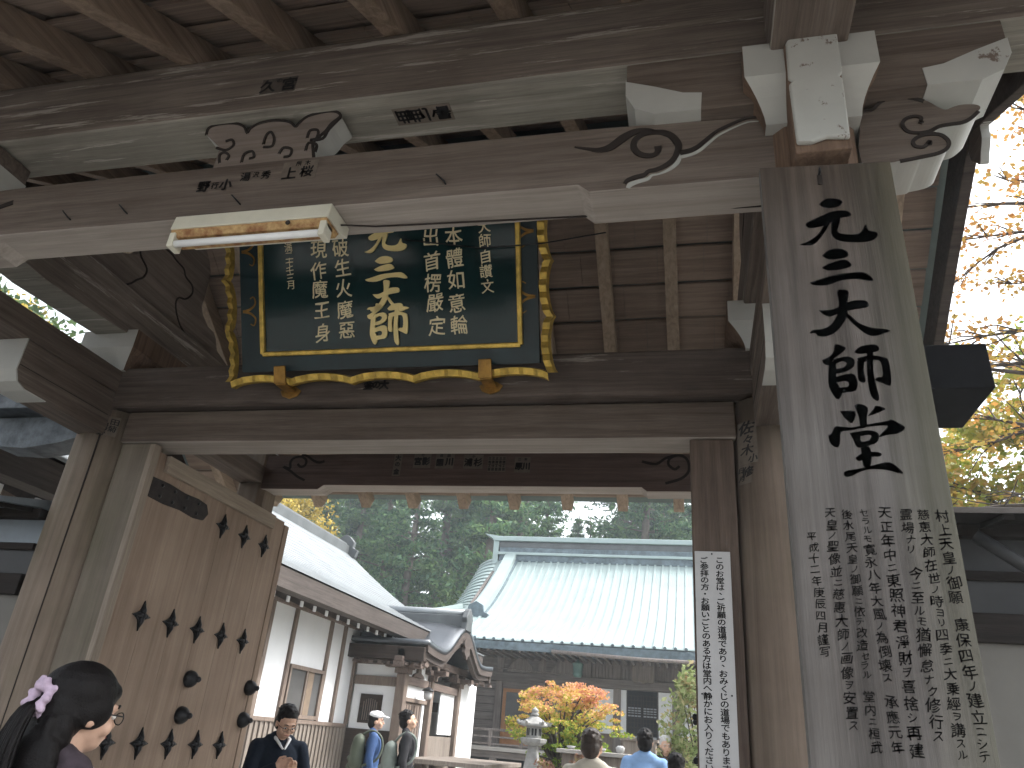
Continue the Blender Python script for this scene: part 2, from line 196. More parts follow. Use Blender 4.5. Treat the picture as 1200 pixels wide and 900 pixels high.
M['strip'] = wood('door_stop_timber', (0.22, 0.18, 0.145), (0.38, 0.32, 0.26), 'Z', stain=0.3)
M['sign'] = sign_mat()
M['signedge'] = wood('signboard_edge_timber', (0.11, 0.105, 0.10), (0.19, 0.185, 0.175), 'Z', stain=0.4)
M['white'] = chipped_white('white_lime_paint', chips=0.02)
M['whitechip'] = chipped_white('chipped_white_lime_paint', chips=0.50, scale=17)
M['chipfew'] = chipped_white('lightly_chipped_lime_paint', chips=0.34, scale=9)
M['ink'] = plain('black_ink', (0.012, 0.011, 0.012, 1), 0.7, var=0.2)
M['groove'] = plain('dark_carved_groove', (0.022, 0.016, 0.013, 1), 0.9, var=0.2)
M['iron'] = plain('black_iron', (0.035, 0.035, 0.038, 1), 0.5, metal=0.6, var=0.5, vscale=20, bumps=0.3)
M['oldiron'] = plain('rusty_iron_strap', (0.04, 0.032, 0.03, 1), 0.8, metal=0.2, var=0.5, vscale=25, bumps=0.5)
M['gold'] = plain('gilded_wood', (0.80, 0.56, 0.13, 1), 0.42, metal=0.65, var=0.5, vscale=14, bumps=0.25)
M['goldtext'] = plain('gold_leaf_lettering', (0.88, 0.73, 0.34, 1), 0.45, metal=0.2, var=0.15)
M['palegold'] = plain('pale_gold_lettering', (0.78, 0.70, 0.46, 1), 0.55, metal=0.1, var=0.15)
M['lacquer'] = plain('dark_green_lacquer', (0.006, 0.030, 0.032, 1), 0.14, var=0.2, spec=0.4, vscale=2)
M['lacquerframe'] = plain('dull_green_lacquer', (0.012, 0.035, 0.042, 1), 0.35, var=0.4, vscale=5)
M['brass'] = plain('tarnished_brass', (0.42, 0.24, 0.06, 1), 0.5, metal=0.7, var=0.5, vscale=15)
M['plaster'] = plain('white_plaster', (0.72, 0.735, 0.755, 1), 0.9, var=0.08, vscale=1.5)
M['cream'] = plain('beige_plaster', (0.17, 0.163, 0.148, 1), 0.9, var=0.15, vscale=2, bumps=0.15)
M['paper'] = plain('grey_paper_label', (0.26, 0.23, 0.20, 1), 0.9, var=0.3, vscale=30)
M['noticewhite'] = plain('white_painted_board', (0.42, 0.42, 0.42, 1), 0.6, var=0.1, vscale=4)
M['enamel'] = plain('cream_enamel', (0.62, 0.60, 0.50, 1), 0.45, var=0.12, vscale=6)
M['rust'] = plain('rusted_enamel', (0.52, 0.36, 0.16, 1), 0.7, var=0.6, vscale=22, col2=(0.20, 0.085, 0.03, 1))
M['tube'] = plain('unlit_glass_tube', (0.75, 0.76, 0.76, 1), 0.25, var=0.05)
M['darkcap'] = plain('blackened_copper_cap', (0.009, 0.009, 0.011, 1), 0.95, spec=0.08, var=0.4, vscale=8)
M['bluecap'] = plain('blue_grey_copper', (0.13, 0.15, 0.17, 1), 0.55, metal=0.3, var=0.75, vscale=7)
M['darkwood'] = wood('dark_wall_timber', (0.03, 0.022, 0.018), (0.085, 0.065, 0.055), 'X', stain=0.4)

# ------------------------------------------------------------------ helpers
def tag(o, label=None, cat=None, group=None, kind=None):
    if label: o['label'] = label
    if cat: o['category'] = cat
    if group: o['group'] = group
    if kind: o['kind'] = kind
    return o
def thing(name, label, cat, loc=(0, 0, 0), rz=0.0, group=None):
    o = bpy.data.objects.new(name, None); COL.objects.link(o); o.location = loc; o.rotation_euler = (0, 0, rz); o.empty_display_size = 0.1
    return tag(o, label, cat, group)
def root_of(o):
    while o.parent: o = o.parent
    return o
class MB:
    """collects geometry; coordinates are given in world space and made local to the thing's base when built"""
    def __init__(s): s.v = []; s.f = []; s.m = []; s.smooth = []
    def add(s, vs, fs, mi=0, sm=False):
        o = len(s.v); s.v += [tuple(v) for v in vs]
        for f in fs: s.f.append(tuple(i+o for i in f)); s.m.append(mi); s.smooth.append(sm)
        return s
    def box(s, x0, x1, y0, y1, z0, z1, mi=0):
        vs = [(x, y, z) for z in (z0, z1) for y in (y0, y1) for x in (x0, x1)]
        return s.add(vs, [(0, 2, 3, 1), (4, 5, 7, 6), (0, 1, 5, 4), (2, 6, 7, 3), (0, 4, 6, 2), (1, 3, 7, 5)], mi)
    def bar(s, p0, p1, w, h, up=(0, 0, 1), mi=0, w1=None, h1=None):
        p0, p1 = Vector(p0), Vector(p1); d = (p1-p0).normalized(); u = Vector(up); sx = d.cross(u).normalized(); u = sx.cross(d)
        w1 = w if w1 is None else w1; h1 = h if h1 is None else h1; vs = []
        for p, a, b in ((p0, w, h), (p1, w1, h1)):
            for i, j in ((-1, -1), (1, -1), (1, 1), (-1, 1)): vs.append(p+sx*(a/2*i)+u*(b/2*j))
        return s.add(vs, [(3, 2, 1, 0), (4, 5, 6, 7), (0, 1, 5, 4), (1, 2, 6, 5), (2, 3, 7, 6), (3, 0, 4, 7)], mi)
    def tube(s, pts, rad, seg=8, mi=0, cap=True, sm=True):
        pts = [Vector(p) for p in pts]; n = len(pts); rad = rad if isinstance(rad, (list, tuple)) else [rad]*n
        base = len(s.v); prev = None
        for i, p in enumerate(pts):
            d = (pts[min(i+1, n-1)]-pts[max(i-1, 0)]).normalized()
            if prev is None: a = d.orthogonal().normalized()
            else:
                a = prev-d*prev.dot(d); a = a.normalized() if a.length > 1e-6 else d.orthogonal().normalized()
            prev = a; b = d.cross(a)
            for k in range(seg):
                t = 2*math.pi*k/seg; s.v.append(tuple(p+(a*math.cos(t)+b*math.sin(t))*rad[i]))
        for i in range(n-1):
            for k in range(seg):
                k2 = (k+1) % seg; s.f.append((base+i*seg+k, base+i*seg+k2, base+(i+1)*seg+k2, base+(i+1)*seg+k)); s.m.append(mi); s.smooth.append(sm)
        if cap:
            s.f.append(tuple(base+k for k in reversed(range(seg)))); s.m.append(mi); s.smooth.append(False)
            s.f.append(tuple(base+(n-1)*seg+k for k in range(seg))); s.m.append(mi); s.smooth.append(False)
        return s
    def lathe(s, prof, c=(0, 0, 0), seg=16, mi=0, sm=True, rot=0.0, sq=None):
        base = len(s.v); n = len(prof)
        for r, z in prof:
            for k in range(seg):
                t = 2*math.pi*k/seg+rot; s.v.append((c[0]+r*math.cos(t), c[1]+r*math.sin(t), c[2]+z))
        for i in range(n-1):
            for k in range(seg):
                k2 = (k+1) % seg; s.f.append((base+i*seg+k, base+i*seg+k2, base+(i+1)*seg+k2, base+(i+1)*seg+k)); s.m.append(mi); s.smooth.append(sm)
        s.f.append(tuple(base+k for k in reversed(range(seg)))); s.m.append(mi); s.smooth.append(False)
        s.f.append(tuple(base+(n-1)*seg+k for k in range(seg))); s.m.append(mi); s.smooth.append(False)
        return s
    def prism(s, out, to3, depth, mi=0, rim=None, cap_back=True):
        """extrude a 2-D outline; to3(u, v, d) gives the world point at depth d (0 = face, depth = back)"""
        n = len(out); area = sum(out[i][0]*out[(i+1) % n][1]-out[(i+1) % n][0]*out[i][1] for i in range(n))
        if area < 0: out = out[::-1]
        o = len(s.v); s.v += [tuple(to3(u, v, 0)) for u, v in out]+[tuple(to3(u, v, depth)) for u, v in out]
        rim = mi if rim is None else rim
        from mathutils.geometry import tessellate_polygon
        tri = tessellate_polygon([[Vector((u, v, 0)) for u, v in out]])
        for t in tri:
            s.f.append(tuple(o+i for i in t)); s.m.append(mi); s.smooth.append(False)
            s.f.append(tuple(o+n+i for i in reversed(t))); s.m.append(mi); s.smooth.append(False)
        for i in range(n):
            j = (i+1) % n; s.f.append((o+j, o+i, o+n+i, o+n+j)); s.m.append(rim); s.smooth.append(False)
        return s
    def ribbon(s, pts, widths, to3, mi=0, closed=False, thick=0.002):
        """flat brush stroke along a 2-D line, a little proud of the surface"""
        P = smooth2(pts, 4); n = len(P)
        if not isinstance(widths, (list, tuple)): widths = [widths]*len(pts)
        W = [interp(widths, i/(n-1)) for i in range(n)]; L = []; Rr = []
        for i in range(n):
            a, b = P[max(i-1, 0)], P[min(i+1, n-1)]; dx, dy = b[0]-a[0], b[1]-a[1]; l = math.hypot(dx, dy) or 1
            nx, ny = -dy/l*W[i]/2, dx/l*W[i]/2; L.append((P[i][0]+nx, P[i][1]+ny)); Rr.append((P[i][0]-nx, P[i][1]-ny))
        o = len(s.v)
        for d in (0, thick):
            s.v += [tuple(to3(u, v, d)) for u, v in L]+[tuple(to3(u, v, d)) for u, v in Rr]
        for i in range(n-1):
            for q in ((i, i+1, n+i+1, n+i), (i, 2*n+i, 2*n+i+1, i+1), (n+i, n+i+1, 3*n+i+1, 3*n+i)):
                s.f.append(tuple(o+t for t in q)); s.m.append(mi); s.smooth.append(False)
        return s
    def grid(s, fn, nu, nv, mi=0, sm=True):
        o = len(s.v)
        for i in range(nu+1):
            for j in range(nv+1): s.v.append(tuple(fn(i/nu, j/nv)))
        for i in range(nu):
            for j in range(nv):
                a = o+i*(nv+1)+j; s.f.append((a, a+nv+1, a+nv+2, a+1)); s.m.append(mi); s.smooth.append(sm)
        return s
    def quads(s, arr, mi=0):
        o = len(s.v)
        for q in arr:
            s.v += [tuple(p) for p in q]
        k = len(arr[0]) if arr else 4
        for i in range(len(arr)):
            s.f.append(tuple(o+i*k+t for t in range(k))); s.m.append(mi); s.smooth.append(False)
        return s
    def build(s, name, mats, parent=None, bevel=0.0, fixn=True, local=False, solid=0.0, seg=2):
        mats = mats if isinstance(mats, (list, tuple)) else [mats]
        org = Vector((0, 0, 0))
        if parent is not None and not local: org = Vector(root_of(parent).location)
        me = bpy.data.meshes.new(name); me.from_pydata([(v[0]-org.x, v[1]-org.y, v[2]-org.z) for v in s.v], [], s.f)
        for m in mats: me.materials.append(M[m] if isinstance(m, str) else m)
        me.polygons.foreach_set('material_index', s.m); me.polygons.foreach_set('use_smooth', s.smooth)
        if fixn:
            bm = bmesh.new(); bm.from_mesh(me); bmesh.ops.recalc_face_normals(bm, faces=bm.faces); bm.to_mesh(me); bm.free()
        me.update()
        o = bpy.data.objects.new(name, me); COL.objects.link(o)
        if parent is not None: o.parent = parent
        if solid:
            md = o.modifiers.new('thick', 'SOLIDIFY'); md.thickness = solid; md.offset = -1
        if bevel:
            md = o.modifiers.new('bevel', 'BEVEL'); md.width = bevel; md.segments = seg; md.limit_method = 'ANGLE'; md.angle_limit = R(40); md.harden_normals = False
        return o
def interp(a, t):
    if len(a) == 1: return a[0]
    x = t*(len(a)-1); i = min(int(x), len(a)-2); return a[i]+(a[i+1]-a[i])*(x-i)
def smooth2(pts, k):
    """Catmull-Rom through the points"""
    out = []; n = len(pts)
    for i in range(n-1):
        p0, p1, p2, p3 = pts[max(i-1, 0)], pts[i], pts[i+1], pts[min(i+2, n-1)]
        for q in range(k):
            t = q/k; t2, t3 = t*t, t*t*t
            out.append(tuple(0.5*((2*p1[c])+(-p0[c]+p2[c])*t+(2*p0[c]-5*p1[c]+4*p2[c]-p3[c])*t2+(-p0[c]+3*p1[c]-3*p2[c]+p3[c])*t3) for c in range(len(p1))))
    out.append(tuple(pts[-1])); return out
# lettering: one glyph of the built-in typeface, cached as flat outlines in a unit box
_gl = {}
def glyph(ch, bold=0.0):
    key = (ch, bold)
    if key in _gl: return _gl[key]
    cu = bpy.data.curves.new('glyph', 'FONT'); cu.body = ch; cu.offset = bold; cu.resolution_u = 3
    o = bpy.data.objects.new('glyph', cu); COL.objects.link(o)
    dg = bpy.context.evaluated_depsgraph_get(); dg.update()
    me = bpy.data.meshes.new_from_object(o.evaluated_get(dg))
    vs = [(v.co.x, v.co.y) for v in me.vertices]; fs = [tuple(p.vertices) for p in me.polygons]
    bpy.data.objects.remove(o); bpy.data.curves.remove(cu); bpy.data.meshes.remove(me)
    if vs:
        wide = ord(ch) > 0x2000; cx = 0.5 if wide else 0.3; cyy = 0.38
        vs = [(x-cx, y-cyy) for x, y in vs]
        if wide and ch not in '、。・ノ':   # centre the ink
            mx = (min(v[0] for v in vs)+max(v[0] for v in vs))/2; my = (min(v[1] for v in vs)+max(v[1] for v in vs))/2
            vs = [(x-mx, y-my) for x, y in vs]
    _gl[key] = (vs, fs); return _gl[key]
def put_glyph(mb, ch, u, v, size, to3, bold=0.0, mi=0, sx=1.0, shear=0.0, rot=0.0, d=0.0, brush=0.0):
    """one character; a brush look comes from a slight rise to the right, and boldness from overlapping passes"""
    if ch in ' 　': return
    vs, fs = glyph(ch)
    if not vs: return
    c, s_ = math.cos(rot), math.sin(rot)
    for k, (ox, oy) in enumerate([(0, 0)] if bold <= 0 else [(-bold, 0), (bold, 0), (0, -bold), (0, bold)]):
        P = []
        for x, y in vs:
            if brush: y += brush*0.45*x+brush*0.25*math.sin(x*6+v*29); x += brush*math.sin(y*5+u*37)*0.3
            x = x*sx+shear*y+ox; y = y+oy; X, Y = x*c-y*s_, x*s_+y*c
            P.append(to3(u+X*size, v+Y*size, d+k*0.00015))
        mb.add(P, fs, mi)
face = lambda Y: (lambda u, v, d: (u, Y+d, v))          # a wall-like face looking at -Y: depth goes to +Y

# ------------------------------------------------------------------ the gate
XL, XR, XC = -3.69, 0.43, -1.63
gate = thing('temple_gate', 'weathered wooden temple gate with carved beams and an open plank door', 'gate', (XC, 3.87, 0))
SL = 0.57; YR = 3.87; ZR = 4.15+SL*(YR-2.0)
zf = lambda y: 4.15+SL*(y-2.0) if y <= YR else ZR-0.70*(y-YR)    # underside of the rafters
def pale_under(o):  # down-facing faces get the paler colour, with bounce light painted in
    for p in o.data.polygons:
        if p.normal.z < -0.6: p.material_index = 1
# pillars
for cx in (XL, XR):
    mb = MB(); h = 0.135; c = 0.045; z1 = 3.44
    out = [(-h+c, -h), (h-c, -h), (h, -h+c), (h, h-c), (h-c, h), (-h+c, h), (-h, h-c), (-h, -h+c)]
    mb.prism(out, lambda u, v, d: (cx+u, 2.15+v, d), z1); mb.build('pillar', 'pillarR', gate, 0.006)
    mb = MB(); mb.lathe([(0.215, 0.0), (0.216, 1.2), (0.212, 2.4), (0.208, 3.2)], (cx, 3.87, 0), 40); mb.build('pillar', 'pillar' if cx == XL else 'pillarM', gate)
    mb = MB(); mb.prism(out, lambda u, v, d: (cx+u, 5.62+v, d), 3.6); mb.build('pillar', 'pillar', gate, 0.006)
    # drying split of the round pillar: a thin dark wedge let into the timber
    mb = MB(); a = R(-68) if cx == XL else R(-80)
    for z0, z1_, ww in ((0.0, 3.18, 0.006),):
        px, py = cx+0.2155*math.cos(a), 3.87+0.2155*math.sin(a)
        mb.box(px-ww/2, px+ww/2, py-0.001, py+0.02, z0, z1_)
    mb.build('drying_split', 'groove', gate)
for cx in (XL, XR):
    mb = MB(); mb.lathe([(0.3, 0.0), (0.3, 0.06), (0.27, 0.1)], (cx, 3.87, 0), 24); mb.build('base_stone', plain('gate_base_stone', (0.3, 0.3, 0.29, 1), 0.9, bumps=0.3), gate)
# door jambs beside the main pillars, and the door frame strips
for x0, x1 in ((-3.49, -3.275), (0.004, 0.225)):
    mb = MB(); mb.box(x0, x1, 3.75, 3.87, 0.05, 2.99); mb.build('door_jamb', 'jamb' if x0 > -1 else 'jambL', gate, 0.006)
mb = MB(); mb.box(-3.274, -3.235, 3.74, 3.80, 0.05, 2.985); mb.build('door_stop', 'strip', gate, 0.004)
# front tie beam with a notched underside
mb = MB()
prof = [(XL, 3.25), (-2.95, 3.25), (-2.9, 3.287), (-0.36, 3.287), (-0.32, 3.252), (XR-0.1, 3.252), (XR-0.1, 3.52), (-0.3, 3.545), (-1.6, 3.55), (-2.9, 3.545), (XL, 3.52)]
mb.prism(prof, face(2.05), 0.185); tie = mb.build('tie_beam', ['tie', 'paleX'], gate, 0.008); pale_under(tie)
mb = MB(); f = face(2.0455)
mb.ribbon(SW_tail, [0.004, 0.012, 0.02, 0.03, 0.034, 0.026, 0.016, 0.006], f, thick=0.006)
mb.ribbon(SW_spiral, [0.026, 0.022, 0.018, 0.02, 0.022, 0.024, 0.022, 0.02, 0.02, 0.024, 0.026, 0.024, 0.02, 0.018, 0.016, 0.014, 0.016, 0.018, 0.014, 0.01], f, thick=0.006)
mb.ribbon(SW_branch, [0.022, 0.018, 0.016, 0.014, 0.012, 0.011, 0.01, 0.008], f, thick=0.006)
mb.build('cloud_scroll', 'groove', tie)
mb = MB(); f2 = face(2.0478)
mb.ribbon([(u+0.006, v-0.017) for u, v in SW_branch], [0.014, 0.012, 0.012, 0.01, 0.008, 0.006, 0.005, 0.003], f2, thick=0.004)
mb.ribbon([(u+0.011, v-0.019) for u, v in SW_spiral[11:]], [0.008, 0.016, 0.012, 0.006, 0.008, 0.014, 0.016, 0.02, 0.012], f2, thick=0.004)
mb.build('carved_bevel', 'white', tie)
mb = MB()   # mirrored scroll at the far left end
mir = lambda P: [(2*XC-u, v) for u, v in P]
for P, ww in ((SW_tail, 0.022), (SW_spiral, 0.02), (SW_branch, 0.014)): mb.ribbon(mir(P), ww, f, thick=0.006)
mb.build('cloud_scroll', 'groove', tie)
mb = MB()    # small iron hooks and nail holes in the beam
for x, z in ((-2.53, 3.335), (-2.25, 3.34), (-1.72, 3.335), (-0.86, 3.345)):
    MB().tube([(x, 2.052, z), (x-0.002, 2.035, z+0.002), (x-0.035, 2.03, z+0.035)], 0.0035, 6).build('iron_hook', 'iron', tie)
# carved ends of the tie beam, outside the pillars
for sgn in (1, -1):
    pts = KIBANA if sgn > 0 else mir(KIBANA)
    mb = MB(); mb.prism(smooth2(pts+[pts[0]], 3)[:-1], face(2.055), 0.175, 0, 1); o = mb.build('carved_nosing', ['tie', 'white'], gate)
    mb = MB()
    for L in KIB_lines: mb.ribbon(L if sgn > 0 else mir(L), 0.012, face(2.051), thick=0.005)
    mb.build('scroll_line', 'groove', o)
# purlin on the brackets, front and rear
XE0, XE1 = -4.96, 1.70
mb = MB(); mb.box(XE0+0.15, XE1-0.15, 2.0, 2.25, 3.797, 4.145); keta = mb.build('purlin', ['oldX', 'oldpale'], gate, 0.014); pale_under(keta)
mb = MB(); mb.box(XE0+0.15, XE1-0.15, 5.5, 5.75, 3.74, 4.0); mb.build('purlin', 'beamX', gate, 0.012)
mb = MB(); mb.box(XE0+0.1, XE1-0.1, 3.75, 3.99, 4.93, 5.2); mb.build('ridge_beam', 'beamX', gate, 0.012)
# bracket arms under the purlin: white painted curved ends
def arm(cx, y0, y1, z0, z1, x0, x1, name='bracket_arm'):
    e = 0.10; out = [(x0, z1), (x0, z0+0.10), (x0+0.03, z0+0.035), (x0+e, z0), (x1-e, z0), (x1-0.03, z0+0.035), (x1, z0+0.10), (x1, z1)]
    mb = MB(); mb.prism(out, face(y0), y1-y0); o = mb.build(name, 'beamX', gate, 0.004)
    for a, s in ((x0, -1), (x1, 1)):
        mb = MB(); t = 0.003
        q = [(a-s*0.26, z0-t), (a-s*e, z0-t), (a-s*0.03, z0+0.035-t), (a+s*t, z0+0.10), (a+s*t, z0+0.17), (a-s*0.10, z0+0.13), (a-s*0.2, z0+0.085), (a-s*0.265, z0+0.075)]
        mb.prism(q, face(y0-t), y1-y0+2*t); mb.build('painted_end', 'chipfew', o)
    return o
for cx in (XL, XR): arm(cx, 2.0, 2.2, 3.535, 3.79, cx-0.62, cx+0.62)
# carved frog-leg strut between tie beam and purlin, middle of the span
def frog(pts, lines, y, dep, dx=0.0):
    mb = MB(); P = smooth2([(u+dx, v) for u, v in pts]+[(pts[0][0]+dx, pts[0][1])], 3)[:-1]
    mb.prism(P, face(y), dep, 0, 1); o = mb.build('frog_leg_strut', ['paleY', 'white'], gate)
    mb = MB()
    for L in lines: mb.ribbon([(u+dx, v) for u, v in L], 0.011, face(y-0.004), thick=0.006)
    mb.ribbon([(u+dx, v) for u, v in pts[:22]], 0.012, face(y-0.003), thick=0.006)
    mb.build('scroll_line', 'groove', o); return o
kk = lambda P: [(u*1.028, 1.5+(v-1.5)*1.028-(0.05 if v < 3.56 and len(P) > 20 else 0.0)) for u, v in P]
frog(kk(KAERU), [kk(L) for L in KAERU_lines], 2.056, 0.12)
# capitals: white lime-painted bearing blocks
def capital(x0, x1, xb0, xb1, z0, z1, y0, y1, yb0, yb1, name='capital'):
    zc = z0+(z1-z0)*0.52; mb = MB()
    mb.box(x0, x1, y0, y1, zc, z1); n = 5
    prev = None
    for i in range(n+1):
        t = i/n; s = t**1.7
        r = [(x0+(xb0-x0)*(1-s) if False else xb0+(x0-xb0)*s, xb1+(x1-xb1)*s, yb0+(y0-yb0)*s, yb1+(y1-yb1)*s, z0+(zc-z0)*t)][0]
        ring = [(r[0], r[2], r[4]), (r[1], r[2], r[4]), (r[1], r[3], r[4]), (r[0], r[3], r[4])]
        if prev: mb.add(prev+ring, [(0, 1, 5, 4), (1, 2, 6, 5), (2, 3, 7, 6), (3, 0, 4, 7)]+([(3, 2, 1, 0)] if i == 1 else []))
        prev = ring
    o = mb.build(name, ['white', 'pillarR'], gate)
    for p in o.data.polygons:
        if abs(p.normal.x) > 0.5: p.material_index = 1
    return o
for cx in (XL, XR):
    capital(cx-0.215, cx+0.21, cx-0.15, cx+0.15, 3.43, 3.735, 1.93, 2.37, 2.0, 2.3)
    # cross tie through the pillar with its chipped white pointed end
    nb = MB(); nb.box(cx-0.082, cx+0.085, 1.915, 2.02, 3.222, 3.72)
    nb.build('tie_nosing', 'pillarR', gate, 0.006)
    nb = MB(); f = face(1.895)
    nb.prism([(cx-0.078, 3.25), (cx-0.03, 3.245), (cx+0.01, 3.26), (cx+0.078, 3.25), (cx+0.082, 3.50), (cx+0.072, 3.512), (cx+0.084, 3.53), (cx+0.086, 3.73), (cx+0.04, 3.80), (cx-0.05, 3.75), (cx-0.078, 3.69), (cx-0.082, 3.53), (cx-0.070, 3.512), (cx-0.082, 3.50)], f, 0.02)
    nb.build('painted_end', 'whitechip', gate, 0.012, seg=3)
    nb = MB(); nb.box(cx-0.125, cx+0.125, 1.72, 6.0, 3.79, 4.04) if False else nb.prism([(1.68, 3.70), (2.4, 3.70), (2.9, 3.66), (3.5, 3.69), (3.9, 3.73), (4.3, 3.69), (4.9, 3.66), (5.4, 3.70), (6.0, 3.70), (6.0, 3.99), (1.68, 3.99)], lambda u, v, d: (cx-0.125+d, u, v), 0.25)
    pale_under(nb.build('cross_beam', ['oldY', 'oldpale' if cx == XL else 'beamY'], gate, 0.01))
# longitudinal tie and lower bracket at the sides
for cx in (XL, XR):
    mb = MB(); mb.box(cx-0.105, cx+0.105, 2.2, 5.6, 3.31, 3.46); mb.build('side_tie', 'beamY', gate, 0.008)
    mb = MB(); mb.prism([(2.95, 3.12), (2.98, 3.06), (3.05, 3.035), (3.75, 3.03), (3.75, 3.305), (2.95, 3.305)], lambda u, v, d: (cx-0.1+d, u, v), 0.2); o = mb.build('side_bracket', 'beamY', gate, 0.006)
    mb = MB(); t = 0.003
    mb.prism([(2.95-t, 3.12-t), (2.98-t, 3.06-t), (3.05, 3.035-t), (3.20, 3.034-t), (3.20, 3.036), (3.05, 3.04), (2.985, 3.066), (2.955, 3.12), (2.955, 3.31), (2.95-t, 3.31)], lambda u, v, d: (cx-0.1+d, u, v), 0.2); mb.build('painted_end', 'white', o)
    mb = MB()
    for s in (-1, 1): mb.box(cx+s*0.1005-0.001, cx+s*0.1005+0.001, 2.96, 3.66, 3.15, 3.155)
    mb.build('seam', 'groove', o)
# main lintel (two pieces) with capped ends beyond the pillars
mb = MB(); mb.box(XL-0.18, XR+0.18, 3.665, 4.03, 3.215, 3.49); lint = mb.build('lintel', 'lintel', gate, 0.022)
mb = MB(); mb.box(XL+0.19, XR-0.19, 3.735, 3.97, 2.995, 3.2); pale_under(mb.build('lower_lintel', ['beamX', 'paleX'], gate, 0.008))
for s in (1, -1):
    x0, x1 = sorted((XC+s*2.20, XC+s*3.09)); mb = MB(); mb.box(x0, x1, 3.68, 4.2, 3.222, 3.468); mb.build('lintel_end', 'darkcap' if s > 0 else 'bluecap', gate, 0.006)
mb = MB(); mb.prism([(-4.75, 3.20), (-4.72, 3.08), (-4.55, 3.0), (-4.3, 2.985), (-4.05, 3.02), (-3.9, 3.06), (-3.9, 3.21)], face(3.80), 0.2); mb.build('weathered_nosing', 'bluecap', gate)
# capitals on the main pillars, notched for the cross beam
for cx in (XL, XR):
    capital(cx-0.21, cx+0.205, cx-0.125, cx+0.125, 3.462, 3.72, 3.57, 4.12, 3.64, 4.05)
# gable panels: carved boards standing on the cross beams, reaching up to the ridge
for cx, sx in ((XL, 1), (XR, -1)):
    e = GP_edge; half = e+[]; apex = [(3.87, 5.12)]
    right = [(y, z) for y, z in e]; right[-1] = (4.80, 3.985)
    left = [(2*3.87-y, z) for y, z in right]
    P = apex+[(4.02, 4.93)]+right+left[::-1]+[(3.72, 4.93)]
    xo = cx+sx*0.07
    mb = MB(); mb.prism(P, lambda u, v, d: (xo-sx*d, u, v), 0.07, 0, 1); o = mb.build('gable_panel', ['panelY', 'panelY'], gate, 0.004)
    mb = MB()
    for L in GP_lines: mb.ribbon(L, 0.013, lambda u, v, d: (xo+sx*(0.004-d), u, v), thick=0.006)
    mb.build('scroll_line', 'groove', o)
# rear tie beam with scrolls
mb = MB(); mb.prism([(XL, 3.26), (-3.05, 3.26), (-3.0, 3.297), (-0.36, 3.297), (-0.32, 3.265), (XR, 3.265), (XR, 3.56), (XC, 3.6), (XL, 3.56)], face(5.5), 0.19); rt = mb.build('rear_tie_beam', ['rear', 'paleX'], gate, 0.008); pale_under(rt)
for LL in (RS, LS):
    mb = MB()
    for L in LL: mb.ribbon(L, 0.02, face(5.4955), thick=0.006)
    mb.build('cloud_scroll', 'groove', rt)
for cx in (XL, XR):
    capital(cx-0.215, cx+0.215, cx-0.15, cx+0.15, 3.6, 3.8, 5.41, 5.84, 5.47, 5.78)
# rafters: each one a part, front slope and rear slope
YE0, YE1 = 0.8, 6.5
for x0, dx_, ya, yb in ((1.33, 0.50, YE0, YR-0.02), (1.37, 0.49, YE1, YR+0.02)):
    x = x0
    while x > -4.8:
        j = random.uniform(-0.006, 0.006); p0 = Vector((x+j, ya, zf(ya)+0.065)); p1 = Vector((x+j, yb, zf(yb)+0.065)); x -= dx_
        MB().bar(p0, p1, 0.09, 0.13).build('rafter', 'rafter' if ya < YR else 'rafterR', gate, 0.004)
# roof boards: lapped planks laid across the rafters
for nm, y0, y1 in (('front_roof_boards', YE0+0.02, YR), ('rear_roof_boards', YE1-0.02, YR)):
    mb = MB(); n = 14; rnd = random.Random(3)
    rear = y0 > YR
    if rear: n = 11
    for i in range(n):
        a, b = y0+(y1-y0)*i/n, y0+(y1-y0)*(i+(0.88 if rear else 1.12))/n
        if i == n-1 and not rear: b = y1
        lo = 0.136; hi = 0.136+(0.012 if rear else 0.056)
        xx = XE0+0.05
        while xx < XE1-0.05:
            ln = rnd.uniform(0.22, 0.55); x2 = min(xx+ln, XE1-0.05)
            if XE1-0.05-x2 < 0.15: x2 = XE1-0.05
            e = rnd.uniform(-0.004, 0.004); zo = lambda y: zf(y if (y <= YR) == (y0 < YR) else YR)
            vs = [(xx+0.001, a, zo(a)+lo+e), (x2-0.001, a, zo(a)+lo+e), (x2-0.001, b, zo(b)+hi+e), (xx+0.001, b, zo(b)+hi+e)]
            vs += [(p[0], p[1], p[2]+(0.016 if rear else 0.036)) for p in vs]
            mb.add(vs, [(3, 2, 1, 0), (4, 5, 6, 7), (0, 1, 5, 4), (1, 2, 6, 5), (2, 3, 7, 6), (3, 0, 4, 7)])
            xx = x2
    mb.build(nm, 'boards', gate)
# copper covering above the boards, with eave thickness
mb = MB()
for y0, y1 in ((YE0-0.12, YR), (YE1+0.12, YR)):
    p = [(XE0-0.08, y0, zf(y0)+0.23), (XE1+0.08, y0, zf(y0)+0.23), (XE1+0.08, y1, zf(y1)+0.27), (XE0-0.08, y1, zf(y1)+0.27)]
    p += [(a, b, c+0.16) for a, b, c in p]
    mb.add(p, [(3, 2, 1, 0), (4, 5, 6, 7), (0, 1, 5, 4), (1, 2, 6, 5), (2, 3, 7, 6), (3, 0, 4, 7)])
mb.build('roof_covering', plain('grey_green_copper', (0.16, 0.2, 0.19, 1), 0.5, 0.4, bumps=0.1), gate)
